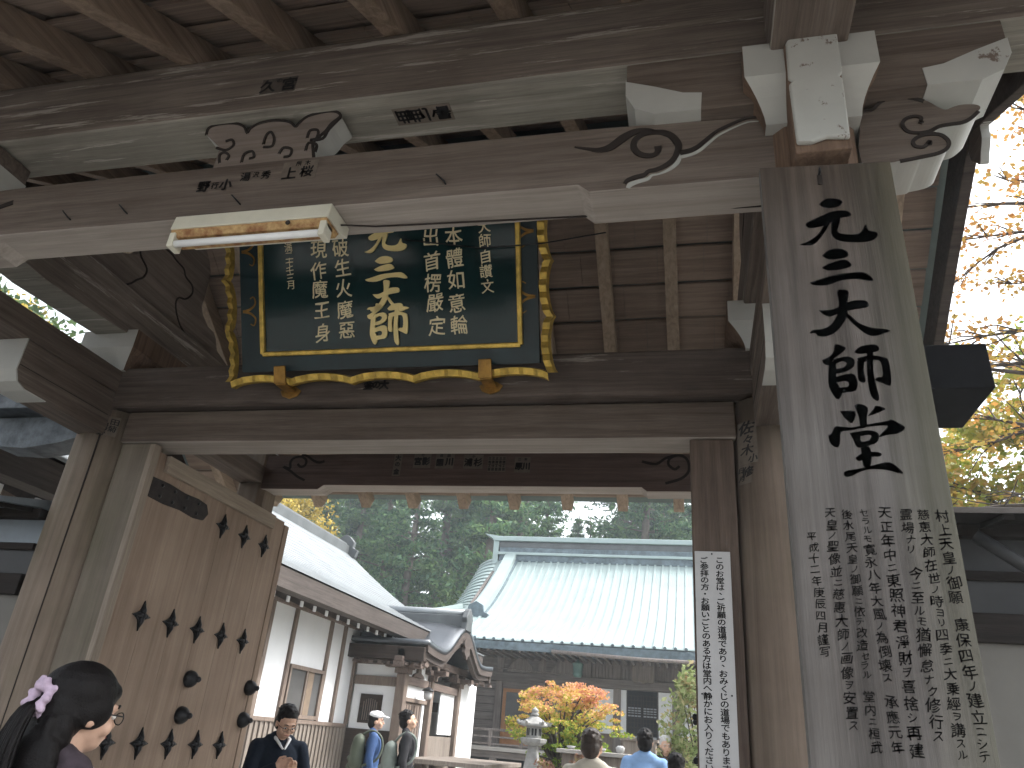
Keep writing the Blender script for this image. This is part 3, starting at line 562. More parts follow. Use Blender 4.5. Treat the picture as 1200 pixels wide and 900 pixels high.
# barge boards and hanging gable ornament at each end
for x0 in (XE1, XE0-0.07):
    for ya, yb in ((YE0-0.05, YR), (YE1+0.05, YR)):
        n = 8; top = []; bot = []
        for i in range(n+1):
            t = i/n; y = ya+(yb-ya)*t; z = zf(y); top.append((y, z+0.18)); bot.append((y, z-0.17+0.09*math.sin(math.pi*t)-0.03*t))
        MB().prism(top+bot[::-1], lambda u, v, d: (x0+d, u, v), 0.07).build('barge_board', 'darkwood', gate, 0.006)
    P = [(3.87+(a_-3.87)*0.75, 5.16+(b_-5.13)*0.6) for a_, b_ in [(3.66, 5.02), (3.58, 4.88), (3.63, 4.76), (3.72, 4.79), (3.74, 4.66), (3.81, 4.56), (3.87, 4.47), (3.93, 4.56), (4.0, 4.66), (4.02, 4.79), (4.11, 4.76), (4.16, 4.88), (4.08, 5.02), (3.87, 5.13)]]
    xa = x0+(0.01 if x0 > 0 else 0.01)
    MB().prism(smooth2(P+[P[0]], 3)[:-1], lambda u, v, d: (xa+d, u, v), 0.05, 0, 1).build('gable_ornament', ['beamY', 'white'], gate, 0.004)
# right end: purlin brackets with white wavy nosings in the gable
for s in (1, -1):
    xa = XC+s*2.62
    P = [(4.05, 3.52), (4.14, 3.60), (4.10, 3.72), (4.2, 3.80), (4.16, 3.92), (4.25, 4.02), (4.24, 4.3), (4.0, 4.3), (4.0, 3.52)]
    MB().prism(P, lambda u, v, d: (xa+d, u, v), 0.09).build('wavy_bracket', 'white', gate, 0.006)
    MB().box(min(XC+s*2.05, XC+s*2.9), max(XC+s*2.05, XC+s*2.9), 3.99, 4.18, 4.28, 4.45).build('gable_arm', 'beamX', gate, 0.006)
# open door leaf, swung back square to the lintel
DX = -3.262
def door_leaf(dx, sg):
    mb = MB(); rnd = random.Random(5); y0, y1 = 3.82, 5.46; n = 6
    for i in range(n):
        a = y0+(y1-y0)*i/n; b = y0+(y1-y0)*(i+1)/n
        mb.box(min(dx, dx-sg*0.055), max(dx, dx-sg*0.055), a+0.0008, b-0.0008, 0.09, 2.965-rnd.uniform(0, 0.002))
    d = mb.build('door', 'door', gate, 0.0025)
    mb = MB(); mb.box(min(dx, dx+sg*0.03), max(dx, dx+sg*0.03), 3.90, 5.27, 2.855, 2.962); mb.build('top_rail', 'doorrail', d, 0.004)
    mb = MB(); mb.box(min(dx-sg*0.06, dx+sg*0.008), max(dx-sg*0.06, dx+sg*0.008), 5.462, 5.53, 0.09, 2.94); mb.build('edge_stile', 'door', d, 0.004)
    to = lambda u, v, q: (dx+sg*(0.012-q), u, v)
    mb = MB(); P = [(3.80, 2.675), (3.98, 2.668), (4.15, 2.678), (4.30, 2.668), (4.40, 2.68), (4.44, 2.735), (4.40, 2.79), (4.30, 2.80), (4.15, 2.792), (3.98, 2.802), (3.80, 2.795)]
    mb.prism(P, to, 0.012); mb.build('hinge_strap', 'oldiron', d)
    for y in (3.92, 4.05, 4.18, 4.31):
        for z in (2.70, 2.77): MB().tube([(dx+sg*0.010, y, z), (dx+sg*0.018, y, z), (dx+sg*0.021, y, z)], [0.013, 0.011, 0.004], 10).build('rivet', 'iron', d)
    def stud(y, z):
        q = MB(); L, w_ = 0.082, 0.048; P = []
        for k_ in range(16):
            t = 2*math.pi*k_/16; r = (1.0, 0.5, 0.40, 0.62)[k_ % 4] if k_ % 4 else 1.0
            r = {0: 1.0, 1: 0.50, 2: 0.42, 3: 0.50}[k_ % 4]
            P.append((y+math.sin(t)*r*0.082, z+math.cos(t)*r*0.088))
        q.prism(P, to, 0.009)
        for rr, h0, h1 in ((0.022, 0.012, 0.022), (0.013, 0.022, 0.036)):
            q.tube([(dx+sg*h0, y, z), (dx+sg*h1, y, z), (dx+sg*(h1+0.002), y, z)], [rr, rr*0.85, rr*0.3], 10)
        # raised petals
        for a in range(4):
            t = a*math.pi/2; e = Vector((0, math.sin(t)*0.062, math.cos(t)*0.068)); c0 = Vector((dx+sg*0.014, y, z))
            q.tube([c0, c0+e*0.5+Vector((sg*0.004, 0, 0)), c0+e], [0.018, 0.015, 0.003], 6)
        q.build('stud', 'iron', d)
    for z in (2.705, 1.995, 1.30, 0.6):
        for i in range(5):
            y = 4.066+i*0.288
            if z > 2.5 and i < 2: continue
            stud(y, z)
    for y, z in ((4.687, 1.69), (4.687, 1.47), (5.437, 1.69), (5.437, 1.47)):
        q = MB(); c0 = Vector((dx, y, z)); ax = Vector((sg, 0, 0))
        rr = [0.052, 0.055, 0.05, 0.036, 0.022, 0.016, 0.019, 0.012, 0.002]; hh = [0.0, 0.012, 0.035, 0.055, 0.066, 0.072, 0.082, 0.092, 0.096]
        q.tube([c0+ax*h for h in hh], rr, 14); q.build('knob', 'iron', d)
    return d
door_leaf(DX, 1)
door_leaf(0.075, -1)
# paper pilgrim labels pasted on the beams
def sticker(parent, u, v, w_, h, Y, rows, paper='paper', size=None, rot=0.0, bold=0.03):
    c, s = math.cos(rot), math.sin(rot)
    to = lambda a, b, d: (u+a*c-b*s, Y-0.0015+d, v+a*s+b*c)
    mb = MB()
    if paper: mb.prism([(-w_/2, -h/2), (w_/2, -h/2), (w_/2, h/2), (-w_/2, h/2)], to, 0.001, 0)
    to2 = lambda a, b, d: (u+a*c-b*s, Y-0.0025, v+a*s+b*c)
    for ch, a, b, sz in rows: put_glyph(mb, ch, a*w_, b*h, sz*h, to2, bold, 1)
    return mb.build('paper_label', [paper or 'paper', 'ink'], parent, fixn=False)
M['paperdark'] = plain('aged_paper_label', (0.085, 0.07, 0.06, 1), 0.9, var=0.3, vscale=25)
M['paperbrown'] = plain('brown_paper_label', (0.155, 0.128, 0.105, 1), 0.9, var=0.25, vscale=25)
sticker(keta, -1.66, 3.925, 0.165, 0.085, 1.999, [('久', -0.3, 0, 0.9), ('の', 0, .3, .32), ('宮', 0.3, 0.0, 0.9)], 'paperdark')
mbq = MB(); t3 = lambda a, b, d: (-1.035+a, 2.11+b, 3.7945+d)
put = [(-0.075, '田'), (-0.045, '田'), (0.0, '小'), (0.07, '暑')]
o = MB(); o.prism([(-0.125, -0.045), (0.125, -0.045), (0.125, 0.045), (-0.125, 0.045)], lambda a, b, d: (-1.035+a, 2.125+b, 3.7955-d), 0.001)
for a, ch in ((-0.083, '曲'), (-0.035, '曲'), (0.02, '小'), (0.085, '暑')): put_glyph(o, ch, a, 0, 0.075, lambda u_, v_, d: (-1.035+u_, 2.125-v_ if False else 2.125+v_, 3.7935), 0.03, 1)
o.build('paper_label', ['paperbrown', 'ink'], keta, fixn=False)
sticker(tie, -1.865, 3.445, 0.155, 0.07, 2.049, [('野', -0.33, 0, 0.85), ('行', 0, 0, .5), ('小', 0.33, 0, 0.85)], None, bold=0.04)
sticker(tie, -1.685, 3.476, 0.14, 0.06, 2.049, [('湯', -0.33, 0, 0.8), ('沢', 0, 0.1, .5), ('秀', 0.33, 0, 0.75)], None, bold=0.02)
sticker(tie, -1.492, 3.484, 0.155, 0.095, 2.049, [('上', -0.26, -0.12, 0.7), ('桜', 0.22, -0.1, 0.62), ('所', -0.05, 0.36, .28), ('木', 0.2, 0.36, .28)], 'paperbrown', bold=0.03)
sticker(lint, -1.784, 3.315, 0.165, 0.075, 3.664, [('金', -0.3, 0, 0.85), ('の', 0, 0, .75), ('大', 0.3, 0, 0.85)], None, bold=0.06)
for u, v, w_, h, rows in ((-2.365, 3.476, 0.07, 0.19, [('大', 0, .33, .27), ('の', 0, 0.03, .24), ('金', 0, -.3, .28)]),
        (-2.15, 3.515, 0.15, 0.13, [('宮', -.25, -.05, .55), ('影', .22, -.05, .55), ('行', 0, .36, .2)]),
        (-1.955, 3.51, 0.16, 0.13, [('園', -.25, -.1, .5), ('川', .24, -.05, .55), ('日', -.2, .36, .22), ('田', .2, .36, .22)]),
        (-1.71, 3.505, 0.165, 0.12, [('浦', -.25, -.05, .6), ('杉', .24, -.05, .6), ('小', 0, .38, .2)]),
        (-1.512, 3.485, 0.15, 0.13, [(c, -.4+.2*i, .36-.24*j, .2) for j, r_ in enumerate(('三三三三三', '吉吉吉吉吉', '丁寸丁寸丁', '目目目目目')) for i, c in enumerate(r_)]),
        (-1.30, 3.478, 0.13, 0.13, [('原', -.22, -.1, .5), ('川', .24, -.1, .5), ('二', -.2, .36, .2), ('木', .2, .36, .2)])):
    sticker(rt, u, v, w_, h, 5.499, rows, 'paperbrown', bold=0.05)
def pillar_label(cx, u0, u1, z0, z1, rows, bold, shear=0.0):
    """label that follows the round main pillar"""
    cyl = lambda u, v, e: (u, 3.87-math.sqrt(max(0.2125**2-(u-cx)**2, 1e-5))-e, v)
    mb = MB(); mb.grid(lambda s_, t: cyl(u0+(u1-u0)*s_, z0+(z1-z0)*t, 0.0035), 8, 2, 0, False)
    for ch, u, v, s_ in rows: put_glyph(mb, ch, u, v, s_, lambda p, q, d: cyl(p, q, 0.005), bold, 1, shear=shear)
    mb.build('paper_label', ['paperbrown', 'ink'], gate, fixn=False)
pillar_label(XL, -3.635, -3.535, 3.02, 3.15, [('田', -3.555, 3.115, .045), ('菊', -3.56, 3.07, .045), ('園', -3.605, 3.08, .055), ('野', -3.605, 3.038, .045)], 0.02)
pillar_label(XR, 0.245, 0.335, 2.84, 3.07, [('佐', .29, 3.035, .075), ('々', .293, 2.97, .055), ('木', .288, 2.915, .06), ('小', .312, 2.865, .045)], 0.03, 0.2)
pillar_label(XR, 0.24, 0.30, 2.74, 2.838, [('修', .283, 2.80, .055), ('日', .255, 2.815, .03), ('月', .255, 2.77, .03)], 0.03, 0.2)

# ------------------------------------------------------------------ hanging name plaque
pq = thing('name_plaque', 'dark green lacquered plaque with gold scalloped frame and gold characters over the doorway', 'plaque', (XC, PL0[0], PL0[1]))
TH = R(26); pv = Vector((0, -math.sin(TH), math.cos(TH))); pn = Vector((0, -math.cos(TH), -math.sin(TH)))
def P3(u, v, d): return Vector((u, PL0[0], PL0[1]))+pv*v-pn*d
PT = 1.22      # top of the plaque along its face
u0, u1, v0 = -2.665, -0.735, 0.0
mb = MB(); mb.prism([(u0+0.05, v0+0.055), (u1-0.05, v0+0.055), (u1-0.05, PT), (u0+0.05, PT)], lambda u, v, d: P3(u, v, d+0.012), 0.04); mb.build('frame_board', 'lacquerframe', pq)
iu0, iu1, iv0, iv1 = -2.462, -0.886, 0.158, PT-0.16
mb = MB(); mb.prism([(iu0, iv0), (iu1, iv0), (iu1, iv1), (iu0, iv1)], lambda u, v, d: P3(u, v, d+0.002), 0.012); mb.build('lacquer_panel', 'lacquer', pq)
mb = MB()
for a, b in (((iu0, iv0), (iu1, iv0)), ((iu1, iv0), (iu1, iv1)), ((iu1, iv1), (iu0, iv1)), ((iu0, iv1), (iu0, iv0))):
    mb.bar(P3(a[0], a[1], -0.004), P3(b[0], b[1], -0.004), 0.028, 0.03, pn)
mb.build('gold_moulding', 'gold', pq, 0.006)
# scalloped gold rim: a bracket-shaped outline swept by a fluted band
def scallop(n, amp):
    return [amp*(abs(math.sin(math.pi*i/n*2.5))**0.7) for i in range(n+1)]
def rim(a, b, nrm, waves, name):
    n = 72; mb = MB(); rnd = random.Random(11)
    L = []
    for i in range(n+1):
        t = i/n; w_ = abs(math.sin(math.pi*t*waves)); o_ = 0.034*w_**0.6-0.010
        fl = 0.009*math.cos(2*math.pi*t*waves*4.5)
        L.append((a[0]+(b[0]-a[0])*t-nrm[0]*o_, a[1]+(b[1]-a[1])*t-nrm[1]*o_, fl))
    bw = 0.046
    for i in range(n):
        p, q = L[i], L[i+1]
        ring = []
        for r in (p, q):
            ring += [P3(r[0]+nrm[0]*bw, r[1]+nrm[1]*bw, 0.02), P3(r[0]+nrm[0]*bw*0.8, r[1]+nrm[1]*bw*0.8, -0.02-r[2]), P3(r[0], r[1], -0.03-r[2]), P3(r[0]-nrm[0]*0.004, r[1]-nrm[1]*0.004, 0.012)]
        mb.add(ring, [(0, 1, 5, 4), (1, 2, 6, 5), (2, 3, 7, 6)], 0, False)
    mb.build(name, 'gold', pq, fixn=False)
rim((u0, v0+0.01), (u1, v0+0.01), (0, -1), 5, 'scalloped_rim')
rim((u0+0.005, v0), (u0-0.02, PT), (-1, 0), 4, 'scalloped_rim')
rim((u1-0.005, v0), (u1-0.02, PT), (1, 0), 4, 'scalloped_rim')
rim((u0, PT), (u1, PT), (0, 1), 5, 'scalloped_rim')
# faint gilt curls in the frame
for sx, ux in ((1, u0+0.055), (-1, u1-0.055)):
    for vv in (0.42, 0.78):
        for s in (1, -1):
            C_ = [(ux+sx*0.01, vv), (ux+sx*0.06, vv+s*0.012), (ux+sx*0.095, vv+s*0.045), (ux+sx*0.085, vv+s*0.085), (ux+sx*0.06, vv+s*0.075)]
            mb = MB(); mb.ribbon(C_, [0.016, 0.014, 0.01, 0.008, 0.006], lambda u, v, d: P3(u, v, 0.009-d), thick=0.003); mb.build('gilt_curl', 'brass', pq)
mb = MB()
for (ch, u, v), (i0, i1) in zip(PLCH[:4], ((0, 4), (4, 7), (7, 10), (10, 18))):
    S = STROKES[i0:i1]; xs_ = [p[0] for s in S for p in s]; zs_ = [p[1] for s in S for p in s]
    cx_, cz_ = (min(xs_)+max(xs_))/2, (min(zs_)+max(zs_))/2; k_ = 0.245/max(max(xs_)-min(xs_), (max(zs_)-min(zs_))*1.0)
    hgt = 0.78 if ch == '三' else 1.0
    for e_, s in enumerate(S): mb.prism(smooth2(s+[s[0]], 3)[:-1], lambda a, b, d: P3(u+(a-cx_)*k_*1.05, v+(b-cz_)*k_*hgt, -0.003-0.0004*e_-0.010+d), 0.010)
n0 = len(mb.f); vs0 = list(mb.v)
mb.build('large_lettering', 'goldtext', pq)
mb = MB()
for i, (ch, u, v) in enumerate(PLCH[4:]):
    if i in (5, 10, 16, 21, 26): mb.build('text_column', 'palegold', pq, fixn=False); mb = MB()
    small = i in range(10, 16); mid = i in range(16, 21)
    put_glyph(mb, ch, u, v, 0.058 if small else (0.08 if mid else 0.112), lambda a, b, d: P3(a, b, -0.002-d), 0.010 if not small else 0.0, sx=0.95, brush=0.12)
mb.build('text_column', 'palegold', pq, fixn=False)
for hx, hv in ((PL_hook[0][0], 0.0), (PL_hook[1][0], 0.0)):
    mb = MB(); mb.prism([(hx-0.04, -0.02), (hx+0.04, -0.02), (hx+0.036, 0.085), (hx-0.036, 0.085)], lambda u, v, d: P3(u, v, d-0.055), 0.014)
    P = [(hx-0.07, 3.285), (hx-0.05, 3.25), (hx, 3.232), (hx+0.05, 3.25), (hx+0.07, 3.285), (hx+0.03, 3.31), (hx-0.03, 3.31)]
    mb.bar(P3(hx, -0.02, -0.04), (hx, 3.655, 3.28), 0.07, 0.016); mb.prism(P, lambda u, v, d: (u, 3.648+d, v), 0.012)
    mb.build('support_hook', 'brass', pq, 0.004)
mb = MB(); mb.tube([P3(-1.55, 0.78, -0.01), P3(-1.1, 0.70, -0.02), P3(-0.75, 0.70, -0.03), (-0.4, 3.2, 3.95)], 0.004, 6); mb.build('hanging_wire', 'iron', pq)

# ------------------------------------------------------------------ fluorescent lamp under the tie beam
fl = thing('fluorescent_lamp', 'rusty cream batten lamp with a bare tube fixed under the front tie beam', 'lamp', (-1.62, 2.1, 3.287))
a, b = -1.985, -1.30
mb = MB(); sec = [(2.03, 3.284), (2.19, 3.284), (2.19, 3.235), (2.13, 3.215), (2.02, 3.215)]
mb.prism(sec, lambda u, v, d: (a+d, u, v), b-a); mb.build('housing', 'enamel', fl, 0.004)
mb = MB(); mb.prism([(2.022, 3.213), (2.13, 3.213), (2.11, 3.178), (2.035, 3.182)], lambda u, v, d: (a+0.004+d, u, v), b-a-0.008); mb.build('reflector', 'rust', fl, 0.003)
mb = MB(); mb.tube([(a+0.02, 2.04, 3.155), (b-0.02, 2.04, 3.155)], 0.0145, 12); mb.build('glass_tube', 'tube', fl)
for q in (a+0.004, b-0.03):
    mb = MB(); mb.box(q, q+0.026, 2.022, 2.08, 3.135, 3.20); mb.build('tube_socket', 'enamel', fl, 0.004)
mb = MB(); mb.tube([(b-0.16, 2.018, 3.196), (b-0.16, 2.014, 3.196)], 0.010, 8); mb.build('starter', 'groove', fl)
mb = MB(); mb.tube([(b, 2.12, 3.25), (b+0.12, 2.18, 3.278), (b+0.9, 2.22, 3.282), (XR-0.14, 2.2, 3.25)], 0.004, 6); mb.build('cable', 'groove', fl)

# ------------------------------------------------------------------ tall signboard on the right front pillar
sb = thing('signboard', 'tall weathered plank with five large brushed characters hung on the right front pillar', 'signboard', (0.43, 1.95, 0.85))
out = [(0.2395, 3.187), (0.6160, 3.169), (0.6185, 0.85), (0.2440, 0.85)]
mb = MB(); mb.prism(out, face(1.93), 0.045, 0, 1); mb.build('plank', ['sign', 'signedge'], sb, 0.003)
mb = MB()
for i, s in enumerate(STROKES): mb.prism(smooth2(s+[s[0]], 3)[:-1], lambda u, v, d, e=i: (u, 1.9292-0.00012*(e % 6)-d*0, v), 0.0005)
mb.build('large_lettering', 'ink', sb, fixn=False)
rnd = random.Random(2)
KS = set('ノニナリルモクシテヲスヨセラ')
for ci, (t, p, q) in enumerate(COLS):
    mb = MB(); wts = [0.72 if c in KS else (0.8 if c == '　' else 1.0) for c in t]; tot = sum(wts)-0.5*(wts[0]+wts[-1]); acc = 0
    L = math.hypot(q[0]-p[0], q[1]-p[1]); unit = L/tot
    for i, c in enumerate(t):
        if i: acc += (wts[i-1]+wts[i])/2
        if c == '　': mb.build('text_column', 'ink', sb, fixn=False); mb = MB()
        f_ = acc/tot; sz = unit*(0.93 if c not in KS else 0.7)*rnd.uniform(0.94, 1.06)
        sz = min(sz, 0.068)
        put_glyph(mb, c, p[0]+(q[0]-p[0])*f_+rnd.uniform(-.002, .002), p[1]+(q[1]-p[1])*f_, sz, lambda u, v, d: (u, 1.9288, v), 0.005, shear=0.06, rot=R(rnd.uniform(-1, 4)), brush=0.16)
    mb.build('text_column', 'ink', sb, fixn=False)
mb = MB(); mb.box(0.405, 0.418, 1.926, 1.932, 3.10, 3.135); mb.build('hanging_slot', 'groove', sb)
mb = MB(); mb.tube([(0.411, 1.96, 3.14), (0.411, 1.915, 3.138), (0.411, 1.91, 3.15)], 0.004, 6); mb.build('nail', 'iron', sb)

# ------------------------------------------------------------------ white notice on the right door jamb
nb = thing('notice_board', 'narrow white vertical notice with two lines of black text on the right door jamb', 'notice', (0.096, 3.74, 1.05))
mb = MB(); mb.prism([(0.014, 2.398), (0.181, 2.398), (0.176, 1.05), (0.009, 1.05)], face(3.735), 0.012); mb.build('panel', 'noticewhite', nb, 0.002)
for t, u, za, zb in (('このお堂は、ご祈願の道場であり、おみくじの道場でもあります', 0.130, 2.355, 1.455), ('ご参拝の方・お願いごとのある方は堂内へ静かにお入りください。', 0.058, 2.355, 1.42)):
    n = len(t); mb = MB()
    for i, c in enumerate(t):
        z = za+(zb-za)*i/(n-1); dx, dz = (0.012, 0.012) if c in '、。' else (0, 0)
        put_glyph(mb, c, u+dx-0.005*(i/n), z+dz, 0.0335, lambda a_, b_, d: (a_, 3.7335, b_), 0.02, sx=1.22)
    mb.build('text_column', 'ink', nb, fixn=False)
for x_, z_ in ((0.095, 2.385), (0.03, 1.75), (0.16, 1.75)): MB().tube([(x_, 3.735, z_), (x_, 3.731, z_)], 0.004, 8).build('nail', 'iron', nb)

# ------------------------------------------------------------------ ground
M['gravel'] = plain('pale_gravel', (0.50, 0.485, 0.45, 1), 0.95, var=0.3, vscale=6, bumps=0.5, bscale=120)
M['paving'] = plain('granite_paving', (0.38, 0.37, 0.35, 1), 0.85, var=0.25, vscale=3, bumps=0.2)
M['stone'] = plain('grey_granite', (0.33, 0.33, 0.32, 1), 0.9, var=0.35, vscale=9, bumps=0.5, bscale=70)
M['litter'] = plain('forest_floor', (0.06, 0.07, 0.035, 1), 0.95, var=0.5, vscale=1.5)
mb = MB(); mb.box(-160, 160, -160, 220, -0.5, 0.0); tag(mb.build('ground', 'gravel'), kind='structure')
M['earth'] = plain('bounce_cutting_gravel', (0.215, 0.205, 0.19, 1), 0.95, var=0.35, vscale=2, bumps=0.4)  # kept darker than the court gravel to weaken bounce light on the gate
mb = MB(); mb.box(-40, 40, -60, 3.3, -0.1, 0.006); tag(mb.build('added_dark_ground', 'earth'), kind='structure')  # unseen slab, added to reduce light thrown up under the front roof
mb = MB(); rnd = random.Random(4)
for i in range(34):
    y = -6+i*0.62
    if 3.4 < y < 4.3: continue
    for x0, x1 in ((-2.55, -1.65), (-1.63, -0.7)): mb.box(x0+rnd.uniform(0, .02), x1, y+0.012, y+0.61, -0.02, 0.015+rnd.uniform(0, .006))
tag(mb.build('stone_path', 'paving', bevel=0.006), kind='structure')
def hillz(x, y):
    t = max(0.0, min(1.0, (y-36)/50)); s = max(0.0, min(1.0, (-x-26)/30)); r_ = max(0.0, min(1.0, (x-10)/26))
    return 13*t*t*(3-2*t)+9*s*s+6*r_*r_+0.4*math.sin(x*0.31+y*0.17)*max(t, s, r_)
mb = MB(); mb.grid(lambda a, b: (-110+220*a, 4+130*b, hillz(-110+220*a, 4+130*b)-0.02-(0.3 if hillz(-110+220*a, 4+130*b) < 0.02 else 0)), 70, 50); tag(mb.build('hillside', 'litter'), kind='structure')

# ------------------------------------------------------------------ wing walls beside the gate
M['wingdark'] = wood('dark_wing_wall_timber', (0.014, 0.011, 0.010), (0.035, 0.028, 0.025), 'X', stain=0.3)
M['greypanel'] = plain('grey_sheet_metal', (0.045, 0.046, 0.048, 1), 0.55, 0.1, var=0.3, vscale=2)
M['bluemetal'] = plain('blue_grey_sheet_metal', (0.20, 0.23, 0.26, 1), 0.45, 0.3, var=0.25, vscale=2)
def wing(x0, x1, label, metal):
    t = thing('wing_wall', label, 'wall', ((x0+x1)/2, 3.87, 0))
    MB().box(x0, x1, 3.80, 3.94, 0.35, 2.04).build('plaster', 'cream', t)
    MB().box(x0, x1, 3.76, 3.98, 0.0, 0.35).build('stone_footing', 'stone', t, 0.01)
    MB().box(x0, x1, 3.765, 3.975, 2.04, 2.165).build('wall_beam', 'wingdark', t, 0.006)
    MB().box(x0, x1, 3.80, 3.94, 2.165, 2.31).build('panel', 'greypanel', t)
    MB().box(x0, x1, 3.775, 3.965, 2.31, 2.352).build('rail', 'wingdark', t, 0.004)
    MB().box(x0, x1, 3.80, 3.94, 2.352, 2.50).build('panel', 'greypanel' if metal == 'wingdark' else metal, t)
    MB().box(x0, x1, 3.74, 4.0, 2.50, 2.56).build('wall_plate', 'wingdark', t, 0.004)
    mb = MB()
    mb.prism([(3.42, 2.515), (3.44, 2.548), (3.87, 2.642), (4.30, 2.548), (4.32, 2.515), (4.0, 2.562), (3.74, 2.562)], lambda u, v, d: (x0+d, u, v), x1-x0); mb.build('coping_roof', metal, t, 0.003)
    xx = x0+0.2
    while xx < x1:
        MB().bar((xx, 3.45, 2.512), (xx, 3.78, 2.555), 0.04, 0.03).build('coping_rafter', 'wingdark', t); xx += 0.45
    xx = x0+1.2
    while xx < x1: MB().box(xx, xx+0.12, 3.77, 3.97, 0.0, 2.04).build('post', 'wingdark', t, 0.004); xx += 1.6
    return t
wr = wing(0.66, 7.5, 'beige plastered wing wall with dark timber coping behind the tall signboard', 'wingdark')
mb = MB(); mb.tube([(1.20, 3.55, 2.455), (1.36, 3.52, 2.315), (1.62, 3.48, 2.10)], 0.028, 12); mb.build('drain_pipe', 'greypanel', wr)
wl = wing(-10.5, -3.92, 'plastered wing wall with blue grey metal coping left of the gate', 'bluemetal')

# ------------------------------------------------------------------ side hall on the left with its porch
M['roofpale'] = plain('pale_metal_roof', (0.255, 0.275, 0.29, 1), 0.42, 0.25, var=0.22, vscale=1.2, spec=0.5)
M['ridgegrey'] = plain('grey_ridge_metal', (0.12, 0.13, 0.135, 1), 0.5, 0.2, var=0.35, vscale=2)
M['eavewood'] = wood('eave_timber', (0.055, 0.046, 0.042), (0.115, 0.098, 0.09), 'Y', stain=0.4)
M['postwood'] = wood('hall_post_timber', (0.15, 0.115, 0.095), (0.28, 0.225, 0.19), 'Z', stain=0.4)
M['siding'] = wood('grey_siding_timber', (0.16, 0.135, 0.115), (0.32, 0.28, 0.245), 'Z', stain=0.5)
M['porchbarge'] = wood('porch_barge_timber', (0.05, 0.04, 0.036), (0.13, 0.105, 0.095), 'Y', stain=0.5)
M['porchwood'] = wood('porch_timber', (0.10, 0.075, 0.065), (0.24, 0.19, 0.165), 'Y', stain=0.5)
M['glass'] = plain('dim_window_glass', (0.10, 0.10, 0.10, 1), 0.08, 0.0, var=0.2, spec=0.8)
M['curtain'] = plain('tan_curtain', (0.22, 0.165, 0.12, 1), 0.9, var=0.3, vscale=8)
M['dark'] = plain('dark_interior', (0.014, 0.015, 0.018, 1), 0.8)
sh = thing('side_hall', 'long white plastered hall with pale metal roof and curved entrance porch on the left', 'hall', (-9.0, 12.0, 0))
WX = -6.26; HY0, HY1 = 4.9, 19.3
MB().box(-13.6, WX, HY0, HY1, 1.45, 3.55).build('plaster_wall', 'plaster', sh)
mb = MB(); mb.box(-13.63, WX+0.03, HY0-0.03, HY1+0.03, 0.3, 1.45); sdg = mb.build('siding', 'siding', sh)
mb = MB(); y = HY0+0.1
while y < 13.9: mb.box(WX+0.031, WX+0.055, y, y+0.035, 0.3, 1.44); y += 0.14
mb.build('siding_batten', 'siding', sh)
MB().box(-13.65, WX+0.06, HY0-0.05, 13.9, 1.45, 1.51).build('sill_rail', 'postwood', sh, 0.004)
for y in (5.6, 7.6, 9.35, 10.62, 11.40, 12.72, 13.30, 13.93):
    MB().box(WX, WX+0.045, y-0.045, y+0.045, 1.51, 3.3).build('wall_post', 'postwood', sh, 0.004)
MB().box(WX, WX+0.07, HY0, 14.0, 3.13, 3.3).build('head_beam', 'postwood', sh, 0.004)
def window(y0, y1, z0, z1):
    mb = MB()
    for a in ((y0, y1, z1-0.06, z1), (y0, y1, z0, z0+0.06), (y0, y0+0.05, z0+0.06, z1-0.06), (y1-0.05, y1, z0+0.06, z1-0.06), ((y0+y1)/2-0.02, (y0+y1)/2+0.02, z0+0.06, z1-0.06)):
        mb.box(WX+0.002, WX+0.06, a[0], a[1], a[2], a[3])
    w_ = mb.build('window', 'postwood', sh, 0.003)
    MB().box(WX+0.003, WX+0.03, y0+0.05, (y0+y1)/2-0.02, z0+0.06, z1-0.06).build('pane', 'glass', w_)
    MB().box(WX+0.003, WX+0.025, (y0+y1)/2+0.02, y1-0.05, z0+0.06, z1-0.06).build('pane', 'glass', w_)
    mb = MB(); mb.box(WX+0.0255, WX+0.028, (y0+y1)/2+0.1, (y0+y1)/2+0.3, z0+0.06, z1-0.06); mb.build('curtain', 'curtain', w_)
window(11.47, 12.66, 1.52, 2.30); window(9.42, 10.56, 1.52, 2.30); window(7.0, 8.3, 1.52, 2.3)
MB().box(WX+0.002, WX+0.03, 9.42, 10.56, 1.52, 1.53).build('window_sill', 'postwood', sh)
# roof of the side hall: concave slopes, gable at the far end
RX, RZ, EX, EZ = -9.76, 6.02, -5.36, 3.40
def rs(t, s=1): return (RX+s*(EX-RX)*t, RZ+(EZ-RZ)*(t+0.10*math.sin(math.pi*t)))
RY0, RY1 = 4.2, 20.0
mb = MB(); rnd = random.Random(8)
for s in (1, -1):
    nc = 22
    for i in range(nc):            # courses of metal sheet, each lapping the next
        t0, t1 = i/nc, (i+1.0)/nc; a, b = rs(t0, s), rs(t1, s); y = RY0
        p = [(a[0], RY0, a[1]), (a[0], RY1, a[1]), (b[0], RY1, b[1]+0.012), (b[0], RY0, b[1]+0.012)]
        p += [(x_, y_, z_-0.03) for x_, y_, z_ in p]
        mb.add(p, [(0, 1, 2, 3), (7, 6, 5, 4), (2, 1, 5, 6), (3, 2, 6, 7), (0, 3, 7, 4), (1, 0, 4, 5)])
        # standing seams
        yy = RY0+rnd.uniform(0, .9)
        while yy < RY1-0.1:
            mb.add([(a[0], yy, a[1]+0.004), (b[0], yy, b[1]+0.016), (b[0], yy+0.02, b[1]+0.016), (a[0], yy+0.02, a[1]+0.004)], [(0, 1, 2, 3)]); yy += 0.9
mb.build('roof', 'roofpale', sh, fixn=False)
mb = MB()
